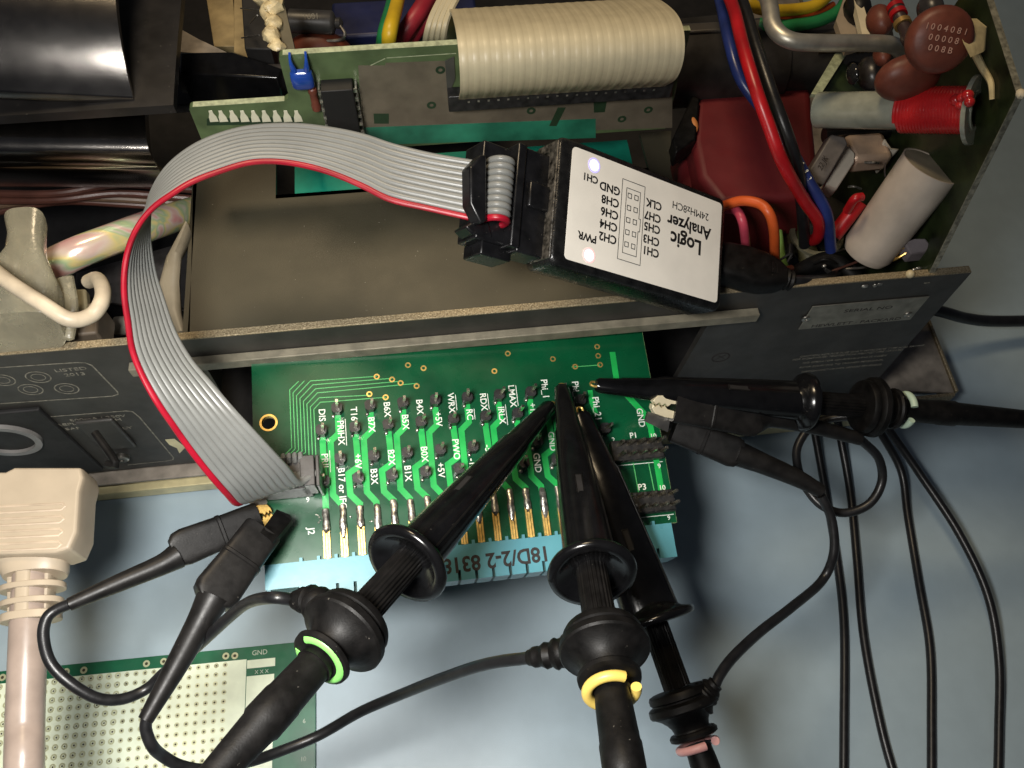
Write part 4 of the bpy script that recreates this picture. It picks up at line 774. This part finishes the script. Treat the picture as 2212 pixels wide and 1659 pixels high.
for (x, y), col, nm in (((789, 150), (.02, .03, 1.0), 'blue_led'), ((748, 988), (1.0, .02, .03), 'red_led')):
    p = NP(x, y, -.2); obj(nm, MB().ball(NF(p.x, p.y, -.2), .035, 8), M(nm + '_lens', col, .3, emit=6, var=.02), an)
# end profile, header shroud, ribbon plug
sh = MB(); a0 = NP(520, 600, -.25).x; b1_ = NP(640, 130, -.3).y; b0_ = NP(520, 985, -.3).y
sh.fbox(NF, (a0, b0_ + .1, -.97), (-.3, b1_ - .05, -.30)); sh.fbox(NF, (a0 + .15, .95, -.31), (-.33, 1.5, -.2)); obj('header_shroud', sh, m_bk, an, .04)
k_ = MB(); k_.fbox(NF, (-.36, -.05, -.75), (-.3, 2.5, -.04)); obj('end_ridge', k_, M('pale_edge', (.10, .09, .075), .35, .3, var=.5, vs=8, bump=.6, bs=22, dist=.02), an, .025)  # ridge coloured paler than the case
idc = thing('ribbon_plug', 'black ribbon connector with grey cable humps plugged into the analyzer', 'connector', NF(-1.2, 1.2, -.5))
a2_ = NP(270, 500, -.3).x; a3_ = NP(515, 500, -.3).x
mb = MB(); mb.fbox(NF, (a2_ - .1, b0_ + .22, -1.25), (a3_ + .02, b1_ - .1, -.52)); mb.fbox(NF, (a3_ - .18, b0_ + .16, -1.0), (a3_ + .04, b1_ - .02, -.24)); obj('plug_body', mb, m_bk, idc, .04)
e1 = NP(95, 250, -.3); e2 = NP(180, 600, -.3)
poly = [NP(*p, -.25) for p in ((205, 180), (250, 175), (255, 700), (205, 720), (125, 560), (120, 270))]
pc = obj('strain_clip', MB().prism([NF(p.x, p.y, -.25) for p in poly], NF.z * -.35), m_bk, idc, .05, seg=3)
mb = MB().prism([NF(*NP(*p, -.5), -.5) for p in ((85, 740), (245, 640), (270, 720), (300, 830), (140, 800))], NF.z * -.5); mb.fbox(NF, (a2_ + .1, b0_ - .05, -1.3), (a3_ + .1, b0_ + .25, -.6)); obj('plug_foot', mb, m_bk, idc, .04)
ya = NP(390, 205, -.15).y; yb = NP(375, 675, -.15).y
xa_ = NP(290, 480, -.2).x; xb_ = NP(480, 480, -.2).x; xm = (xa_ + xb_) / 2; rx = (xb_ - xa_) / 2
for i in range(10):
    y = yb + (ya - yb) * i / 9; path = [NF(xm - (rx - .06) * math.cos(t), y, -.45 + .28 * math.sin(t)) for t in [math.pi * (-.15 + 1.3 * j / 16) for j in range(17)]]
    obj('cable_hump', MB().tube(path, .071, 12), m_red if i == 0 else m_grey, idc)
mb = MB()
for i in range(9):
    y = yb + (ya - yb) * (i + .5) / 9; mb.tube([NF(xm + (rx - .06) * s, y, -.3) for s in (-.8, .8)], .04, 8)
o = obj('hump_web', mb, m_grey, idc)
# usb plug
up = thing('usb_plug', 'black moulded usb plug with fine grip ribs at the right end of the analyzer', 'plug', W(1630, 570, 8.8))
s0, s1 = W(1550, 566, 9.1), W(1700, 604, 8.75)
dv = _n(s1 - s0); yv = _n(V((0, 0, 1)).cross(dv)); zv = dv.cross(yv); Lp_ = (s1 - s0).length
obj('plug_shell', MB().slab([(s0 + dv * (t * Lp_), yv * w, zv * h, 4) for t, w, h in ((0, .50, .36), (.1, .52, .38), (.4, .55, .38), (.62, .52, .36), (.85, .38, .3), (.97, .24, .22))], 32), m_rub, up)
for i in range(3):
    c = s0 + dv * (Lp_ * (.70 + .03 * i)) + zv * .35; obj('grip_rib', MB().box(c - zv * .015, (.02, .3, .03), Matrix((dv, yv, zv)).transposed()), m_rub2, up)
obj('collar', MB().lathe(s1 - dv * .1, dv, [(0, .26), (.05, .29), (.12, .24), (.18, .27), (.24, .2)], 24), m_rub, up)
obj('cable', MB().tube(sm([W(1703, 605, 8.75), W(1745, 606, 8.6), W(1790, 602, 8.1), W(1815, 585, 6.8)], 8), .14, 12), m_cable, up)
# ------------------------------------------------------------------ oscilloscope probes
PG = 'hook tip probes on the green board'
def probe(name, label, tip, end, fl, bar, col, ringpx, ringmat, boot, lead, bodyr=.30, roll=0, R=.75, a0=1.1, sw=1.0):
    Sx, E_ = W(*tip), W(*end); d = _n(E_ - Sx)
    T_ = lambda p: on_axis(Sx, d, *p)
    tf, tb, tc, tr_ = T_(fl), T_(bar), T_(col), T_(ringpx); te = (E_ - Sx).length
    pr_ = thing(name, label, 'probe', Sx, PG)
    u = _n(V((0, 0, 1)) - d * d.z); w = d.cross(u); u, w = u * math.cos(roll) + w * math.sin(roll), w * math.cos(roll) - u * math.sin(roll)
    L = tf; at = lambda t, a=0, b=0: Sx + d * t + w * a + u * b
    prof = ((0, .13, .13), (.08, .18, .15), (.12 * L, .22, .17), (.28 * L, .29, .22), (.31 * L, .34, .27), (.5 * L, .39, .32), (.75 * L, .46, .39), (.95 * L, .50, .45), (1.0 * L, .51, .46))
    prof = [(t, a * sw, b) for t, a, b in prof]
    sl = obj('tip_sleeve', MB().slab([(at(t), w * a, u * b, 2.6 if t < .3 * L else 2.2) for t, a, b in prof], 36), m_bkg, pr_)
    g = MB()
    M_ = Matrix((w, d, u)).transposed()
    g.box(at(L * .66, .02, .36), (.17, .62, .02), M_); sw = obj('latch_window', g, m_rub, sl, .01)
    obj('latch_slot', MB().box(at(L * .66, .02, .372), (.11, .54, .004), M_), m_dark, sw)
    obj('side_rail', MB().tube([at(t, -a * .86, b * .52 + .0) for t, a, b in prof[2:-1]], .03, 8), m_rub, sl)
    hk = MB().tube(sm([at(.15, .03, 0), at(-.03, .06, .02), at(-.13, .02, .02), at(-.11, -.07, .02), at(-.02, -.08, .02)], 5), .03, 8); obj('hook', hk, m_gold, pr_)
    obj('finger_flange', MB().lathe(at(L - .28), d, [(-.15, .40), (0, .46), (.1, .58), (.2, .70), (.26, R), (.33, R + .025), (.41, R), (.44, .66), (.36, .60), (.30, .42), (.26, .3), (.30, .2)], 48, cap=False), m_bkg, pr_, ang=70)
    rib_ = lambda k: 1 + (.04 if k % 4 < 2 else -.03)
    obj('ribbed_barrel', MB().lathe(at(L - .1), d, [(0, .28), (tb - L + .2, .29)], 96, fn=rib_), m_rub, pr_, ang=20)
    obj('grip_collar', MB().lathe(at(tc), d, [(-.36, .28), (-.37, .33), (-.36, .58), (-.335, .655), (-.28, .685), (-.19, .69), (-.165, .655), (-.13, .655), (-.11, .72), (-.07, .765), (.05, .775), (.09, .75), (.12, .68), (.19, .57), (.28, .48), (.38, .415), (.47, .39), (.50, .40), (.515, .49), (.56, .53), (.63, .52), (.66, .46), (.68, .35)], 48), m_rub, pr_, ang=32)
    n = 30
    c = at(tr_)
    pth = [c + (w * math.cos(a0 + 5.4 * i / n) + u * math.sin(a0 + 5.4 * i / n)) * (bodyr + .10) for i in range(n + 1)]
    obj('colour_ring', MB().tube(pth, .09, 12), ringmat, pr_)
    bd_ = [(tc + .8, bodyr + .02), (tr_, bodyr - .02), (tr_ + .3, bodyr), (tr_ + .9, bodyr + .015), (tr_ + .95, bodyr + .03), (tr_ + 1.4, bodyr + .03), (tr_ + 1.45, bodyr), (te, bodyr - .1)]
    obj('probe_body', MB().lathe(Sx, d, bd_, 36), m_rub, pr_)
    hz = _n(V((d.x, d.y, 0))); obj('probe_cable', MB().tube(sm([E_ - d * .4, E_ + d * 1.2, E_ + d * 2.2 + hz * .6 - V((0, 0, .5)), V((E_.x, E_.y, 0)) + hz * 5 + V((0, 0, E_.z * .45)), V((E_.x, E_.y, .2)) + hz * 8, V((E_.x, E_.y, .16)) + hz * 14], 8), .2, 14), m_cable, pr_)
    if boot:
        pts = sm([W(*p) for p in boot], 6); nn = len(pts)
        obj('lead_boot', MB().tube(pts, [(.36 - .22 * i / nn) * (1 + .10 * math.sin(i * 1.7)) for i in range(nn)], 16), m_rub, pr_)
    if lead: obj('ground_lead', MB().tube(sm([W(*p) for p in lead], 8), .118, 12), m_cable, pr_)
    return pr_
R_y = M('yellow_ring', (.78, .56, .13), .4, var=.08); R_g = M('green_ring', (.22, .62, .14), .4, var=.08); R_p = M('pink_ring', (.75, .38, .36), .4, var=.08); R_w = M('pale_mint_ring', (.50, .64, .50), .4, var=.08)
probe('scope_probe', 'black hook probe with a yellow ring, coming straight down at the bottom centre', (1213, 838, 8.05), (1362, 1740, 12.9), (1283, 1232), (1300, 1345), (1312, 1400), (1328, 1492), R_y,
      [(1270, 1400, 10.6), (1215, 1410, 10.5), (1180, 1416, 10.4), (1142, 1421, 10.2)],
      [(1150, 1420, 10.2), (1052, 1434, 9.4), (956, 1465, 8.2), (859, 1503, 6.8), (776, 1539, 6.0), (690, 1588, 5.5), (610, 1621, 5.6), (540, 1645, 6.0), (450, 1662, 6.8), (391, 1654, 7.2), (350, 1632, 7.6), (328, 1610, 8.0), (315, 1575, 8.2), (318, 1550, 8.3)], R=.81, a0=2.9)
probe('scope_probe', 'black hook probe with a bright green ring, slanting down to the lower left', (1188, 876, 8.05), (400, 1745, 13.5), (880, 1210), (770, 1325), (738, 1362), (690, 1418), R_g,
      [(705, 1325, 11.0), (680, 1300, 10.8), (655, 1296, 10.6), (636, 1297, 10.4)],
      [(642, 1297, 10.4), (590, 1291, 10.6), (538, 1301, 9.8), (494, 1334, 9.0), (420, 1402, 7.8), (356, 1452, 7.2), (317, 1488, 7.0), (265, 1510, 7.2), (210, 1508, 7.5), (154, 1477, 7.8), (110, 1433, 8.0), (94, 1378, 8.2), (100, 1338, 8.3), (120, 1318, 8.3), (150, 1305, 8.3)], roll=.4, R=.81)
probe('scope_probe', 'black hook probe with a pale pink ring, just right of the yellow ringed one', (1253, 892, 8.0), (1560, 1760, 6.7), (1438, 1325), (1475, 1470), (1492, 1520), (1516, 1608), R_p,
      [(1508, 1515, 7.3), (1530, 1492, 7.4), (1546, 1476, 7.5)],
      [(1543, 1484, 7.4), (1556, 1456, 7.3), (1585, 1418, 7.0), (1640, 1366, 6.4), (1712, 1310, 5.8), (1775, 1255, 5.0), (1801, 1195, 5.4), (1797, 1125, 5.8), (1775, 1072, 6.1)], R=.92, a0=2.6, sw=1.3)
probe('scope_probe', 'black hook probe with a pale mint ring, lying horizontally towards the right edge', (1287, 832, 8.15), (2330, 915, 6.0), (1738, 828), (1860, 868), (1885, 872), (1955, 880), R_w,
      None, [(1862, 898, 5.9), (1800, 903, 5.6), (1752, 922, 5.2), (1724, 962, 5.0), (1722, 1002, 5.0), (1738, 1048, 5.0), (1775, 1092, 5.0), (1825, 1108, 5.0), (1878, 1088, 5.2), (1905, 1040, 5.5), (1898, 990, 5.9), (1865, 955, 6.3), (1850, 945, 6.5)], roll=-.2, R=.72)
# ------------------------------------------------------------------ ground clips
CG = 'ground clips of the probes'
def clip(label, pts, wds, tail, jaws=None, lift=.55, mat=None, jawmat=None):
    t = thing('ground_clip', label, 'clip', W(*pts[0]), CG); P_ = [W(*p) for p in pts]; d = _n(P_[-1] - P_[0]); up_ = _n((O - P_[0]) - d * (O - P_[0]).dot(d)); w = d.cross(up_)
    L = (P_[-1] - P_[0]).length; a = wds
    st = []
    for f, k in ((0, .94), (.02, 1.0), (.40, 1.02), (.86, 1.12), (.95, 1.02), (1.0, .7)):
        st.append((P_[0].lerp(P_[-1], f), w * a * k, up_ * a * lift * (1 + .2 * f), 4.5))
    b = obj('boot', MB().slab(st, 36), mat or m_rub2, t, ang=50)
    c = P_[0].lerp(P_[-1], .44); obj('boot_ridge', MB().slab([(c - d * .06, w * a * 1.0, up_ * a * lift * 1.05, 4.5), (c - d * .03, w * a * 1.08, up_ * a * lift * 1.2, 4.5), (c + d * .03, w * a * 1.08, up_ * a * lift * 1.2, 4.5), (c + d * .06, w * a * 1.0, up_ * a * lift * 1.05, 4.5)], 36), mat or m_rub2, b)
    tp = sm([W(*p[:3]) for p in tail], 6); rr = sm([(p[3], 0, 0) for p in tail], 6)
    obj('boot_tail', MB().tube(tp, [q.x for q in rr], 18), mat or m_rub2, t)
    if jaws:
        jl = jaws
        for s in (1, -1):
            mb = MB(); n = 9; A_ = []
            for i in range(n):
                f = i / (n - 1); x = -jl * f; tooth = .035 * (1 if i % 2 else -1) if f > .25 else .0
                A_.append((x, s * (.03 + (.06 * (1 - f) if f < .3 else 0)) + tooth))
            top_ = [(-jl, s * .10), (-jl * .85, s * .22), (-jl * .4, s * .27), (0, s * .27)]
            poly = A_ + top_
            mb.prism([P_[0] + d * (x + .05) + w * y - up_ * .12 for x, y in poly], up_ * .22)
            obj('jaw', mb, jawmat or m_gold, t, .01)
        mb = MB().prism([P_[0] + d * x + w * y - up_ * .16 for x, y in ((.05, .3), (-jl * .9, .2), (-jl * .95, .45), (.05, .62))], up_ * -.08); obj('lower_jaw', mb, m_steel, t)
    return t
m_jaw = M('polished_jaw', (.95, .85, .6), .4, .35, var=.1, bump=.2)
clip('black boot clip with shiny open gold jaws gripping the right edge of the green board', [(1454, 880, 7.8), (1640, 912, 7.2)], .36, [(1630, 912, 7.2, .30), (1665, 903, 7.1, .25), (1760, 922, 6.8, .2), (1858, 948, 6.5, .17)], .62, .5, None, m_jaw)
clip('black boot clip half hidden beneath the gold jawed one, pointing to the lower right', [(1455, 925, 6.8), (1600, 982, 6.5)], .36, [(1590, 978, 6.5, .33), (1650, 1002, 6.4, .27), (1720, 1032, 6.2, .23), (1776, 1062, 6.1, .17)])
clip('black boot clip reaching in from the left below the ribbon cable fold', [(560, 1118, 7.3), (372, 1192, 7.8)], .37, [(385, 1200, 7.8, .29), (345, 1222, 7.9, .23), (250, 1262, 8.1, .19), (149, 1306, 8.3, .14)], .35)
clip('broad black boot clip crossing over another and pointing down to the perforated board', [(568, 1146, 8.0), (452, 1300, 8.4)], .44, [(462, 1290, 8.4, .36), (432, 1345, 8.4, .28), (380, 1440, 8.3, .23), (314, 1556, 8.3, .15)])
jt_ = MB().prism([W(562, 1150, 8.3), W(598, 1100, 8.0), W(626, 1112, 7.9), W(630, 1124, 7.8), W(590, 1172, 8.2)], (0, 0, -.2)); obj('jaw_plate', jt_, m_rub, bpy.data.objects['ground_clip.003'])
# ------------------------------------------------------------------ leads lying on the desk, right
KG = 'probe cables lying on the desk'
for pts, lab in ((((1750, 880, .9), (1758, 923, .6), (1784, 1066, .15), (1808, 1210, .14), (1823, 1354, .14), (1823, 1574, .14), (1822, 1720, .14)), 'black cable on the desk, leftmost of the four'), (((1808, 900, .9), (1815, 942, .6), (1837, 1066, .15), (1851, 1210, .14), (1866, 1378, .14), (1904, 1574, .14), (1945, 1720, .14)), 'black cable on the desk, second from the left, curving right at the bottom'), (((1880, 890, 1.4), (1904, 937, 1.0), (1947, 1018, .5), (1961, 1114, .2), (1985, 1258, .14), (2009, 1402, .14), (2012, 1574, .14), (2012, 1720, .14)), 'black cable on the desk, third from the left, meeting the outermost one at the top'), (((1890, 880, 1.8), (1923, 932, 1.5), (1990, 1028, 1.1), (2072, 1153, .9), (2134, 1287, .7), (2158, 1426, .4), (2158, 1574, .2), (2155, 1720, .14)), 'black cable on the desk, outermost of the four, bowing to the right')):
    P_ = sm([W(*p) for p in pts], 8); P_.append(P_[-1] + _n(P_[-1] - P_[-4]) * 6)
    tag(obj('desk_cable', MB().tube(P_, .128, 12), m_cable), lab, 'cable', KG)
tag(obj('black_power_cord', MB().tube(sm([W(1900, 640, 3), W(2030, 672, 2.2), W(2090, 688, 1.6), W(2160, 694, 1.2), W(2330, 690, .8)], 8), .2, 14), m_cable), 'thick black cord leaving behind the rear panel to the right edge', 'cord')
# ------------------------------------------------------------------ perforated prototyping board
pz = .16; pa, pb_, pc_ = W(682, 1383, pz), W(0, 1450, pz), W(690, 1659, pz)
px_ = _n(pa - pb_); py_ = _n(pa - pc_); py_ = _n(py_ - px_ * py_.dot(px_))
GF = Frame(pa, Matrix((px_, py_, V((0, 0, 1)))).transposed())
pf_ = thing('perforated_board', 'green prototyping board with pale drilled grid lying on the desk, lower left', 'circuit board', pa)
obj('board', MB().fbox(GF, (-16, -7, -.15), (0, 0, 0)), M('proto_green', (.01, .13, .06), .35, var=.15, coat=.3), pf_, .015)
def gq(x, y): return GF.at(x * .40687 / 1.4756, (1773 + y * .40687) / 1.4756)
tp_ = gq(1300, 870); edge_v = tp_.y - .0; ur = gq(1930, 860).x; ur2 = gq(2155, 860).x
m_pr = M('pale_tinned_field', (.84, .92, .72), .4, .0, var=.06, vs=2, coat=.3)
fld = MB(); fld.fbox(GF, (-16, -7, .001), (ur, edge_v - .0, .005)); fld.fbox(GF, (ur + .02, gq(2150, 860).y, .001), (ur2, gq(2100, 800).y, .005)); fld.fbox(GF, (ur + .02, -7, .001), (ur2 - .02, gq(2100, 925).y, .005)); obj('tinned_field', fld, m_pr, pf_)
m_ringp = M('pad_ring_metal', (.70, .72, .46), .3, .4, var=.1); m_hole = M('hole_dark', (.06, .05, .025), .8)
rgm = MB(); hom = MB()
org_ = gq(925, 935); pit = .254; du = gq(1140, 845)
nx0 = -38
for i in range(nx0, 13):
    for j in range(0, 16):
        u, v = org_.x + pit * i, org_.y - pit * j
        if u > ur2 - .15 or u < -13.5: continue
        if u > ur and abs(v - gq(2050, 900).y) < .14: continue
        c = GF(u, v, .005); 
        if u < gq(950, 1200).x: rgm.ring(c, GF.z, .042, .088, .008, 14)  # larger rings in shaded columns, smaller ones in glare: brightness drawn into their size
        else: rgm.ring(c, GF.z, .03, .07, .005, 12)
        hom.lathe(GF(u, v, .0052), GF.z, [(0, .028), (.001, .024)], 10)
for x, y in ((20, 950), (520, 905), (657, 893), (1148, 842), (1283, 825), (1770, 782), (1840, 780)):
    p = gq(x, y); rgm.ring(GF(p.x, p.y, .003), GF.z, .045, .1, .01, 16); hom.lathe(GF(p.x, p.y, .0045), GF.z, [(0, .05), (.001, .045)], 12)
o = obj('pad_ring', rgm, m_ringp, pf_); o['kind'] = 'stuff'; o = obj('drilled_hole', hom, m_hole, pf_); o['kind'] = 'stuff'
m_ps = M('proto_print', (.55, .6, .5), .6)
p = gq(2035, 755); text('GND', .2, GF(p.x, p.y, .003), GF.x, GF.y, m_ps, pf_, ext=.001)
p = gq(2050, 905); text('X X X', .15, GF(p.x, p.y, .003), GF.x, GF.y, m_ps, pf_, ext=.001)
for s, x, y in (('4', 657, 1516), ('6', 657, 1558), ('8', 657, 1600), ('10', 655, 1640)): p = GF.at(x, y); text(s, .17, GF(p.x, p.y, .003), GF.x, GF.y, m_ps, pf_, ext=.001)
# ------------------------------------------------------------------ beige moulded plug and its cable
bp_ = thing('beige_plug', 'beige moulded connector with four grooves, strain relief and pinkish cable, lower left', 'plug', W(60, 1150, 6.5))
zt_ = 7.6
ring0 = [W(*p, zt_) for p in ((-80, 1018), (10, 1018), (30, 1008), (175, 1008), (180, 1030), (172, 1060), (166, 1150), (150, 1186), (120, 1196), (-80, 1200))]
cen = W(60, 1100, zt_); rs = []
for k, dz in ((.96, .0), (.985, -.05), (1.0, -.16)): rs.append([cen + (p - cen) * k + V((0, 0, dz)) for p in ring0])
rs += [[p + V((.0, 0, -.5)) for p in ring0], [p + V((.0, 0, -.95)) for p in ring0]]
body = obj('moulded_body', MB().loft(rs[::-1]), m_plug, bp_, .04, ang=30, seg=3)
for i in range(4):
    y0 = 1094 + i * 27.5; a, b = W(-60, y0 + 10 - i * .5, zt_), W(186 - 62 - i * 3 + 10, y0 - 0, zt_)
    P_ = sm([a, a.lerp(b, .5), b], 4); dp = _n(b - a); sd = dp.cross(V((0, 0, 1)))
    obj('groove_rim', MB().tube([a + sd * .075 + V((0, 0, -.02)), b + sd * .075 + V((0, 0, -.02)), b + dp * .07 + V((0, 0, -.02)), b - sd * .075 + V((0, 0, -.02)), a - sd * .075 + V((0, 0, -.02))], .04, 8), M('groove_rim_beige', (.52, .42, .31), .5) if i == 0 else bpy.data.materials['groove_rim_beige'], body)  # groove rims in a lighter beige than the body
z2 = 6.9
obj('neck', MB().slab([(W(62, 1185, z2), V((.85, 0, 0)), V((0, .1, .5)), 3), (W(70, 1215, z2), V((.78, 0, 0)), V((0, .05, .5)), 2.6), (W(76, 1238, z2), V((.72, 0, 0)), V((0, .05, .48)), 2.3), (W(76, 1246, z2), V((.68, 0, 0)), V((0, .05, .45)), 2.2)], 32), m_plug, bp_)
for i, y in enumerate((1273, 1306, 1334)):
    w_ = .70 - .03 * i; obj('relief_ring', MB().slab([(W(72 - 2 * i, y - 9, z2), V((w_, 0, 0)), V((0, 0, .45 - .02 * i)), 2.2), (W(71 - 2 * i, y + 4 + 5 * (i == 2), z2), V((w_ + .01, 0, 0)), V((0, 0, .45 - .02 * i)), 2.2)], 32), m_plug, bp_, .02)
obj('relief_spine', MB().slab([(W(66, 1235, z2), V((.2, 0, 0)), V((0, 0, .42)), 4), (W(62, 1340, z2), V((.2, 0, 0)), V((0, 0, .40)), 4)], 20), m_plug, bp_)
for s in (-1, 1): obj('relief_web', MB().slab([(W(70 + 34 * s, 1240, z2 - .1), V((.14, 0, 0)), V((0, 0, .25)), 4), (W(66 + 32 * s, 1334, z2 - .1), V((.12, 0, 0)), V((0, 0, .22)), 4)], 16), m_plug, bp_)
obj('cable', MB().tube(sm([W(68, 1235, z2), W(62, 1340, z2), W(58, 1450, z2 - .1), W(54, 1560, z2 - .3), W(50, 1740, z2 - .5), W(30, 2400, 3.5)], 8), .385, 28), m_plugc, bp_)
# ------------------------------------------------------------------ tidy
bpy.context.view_layer.update()
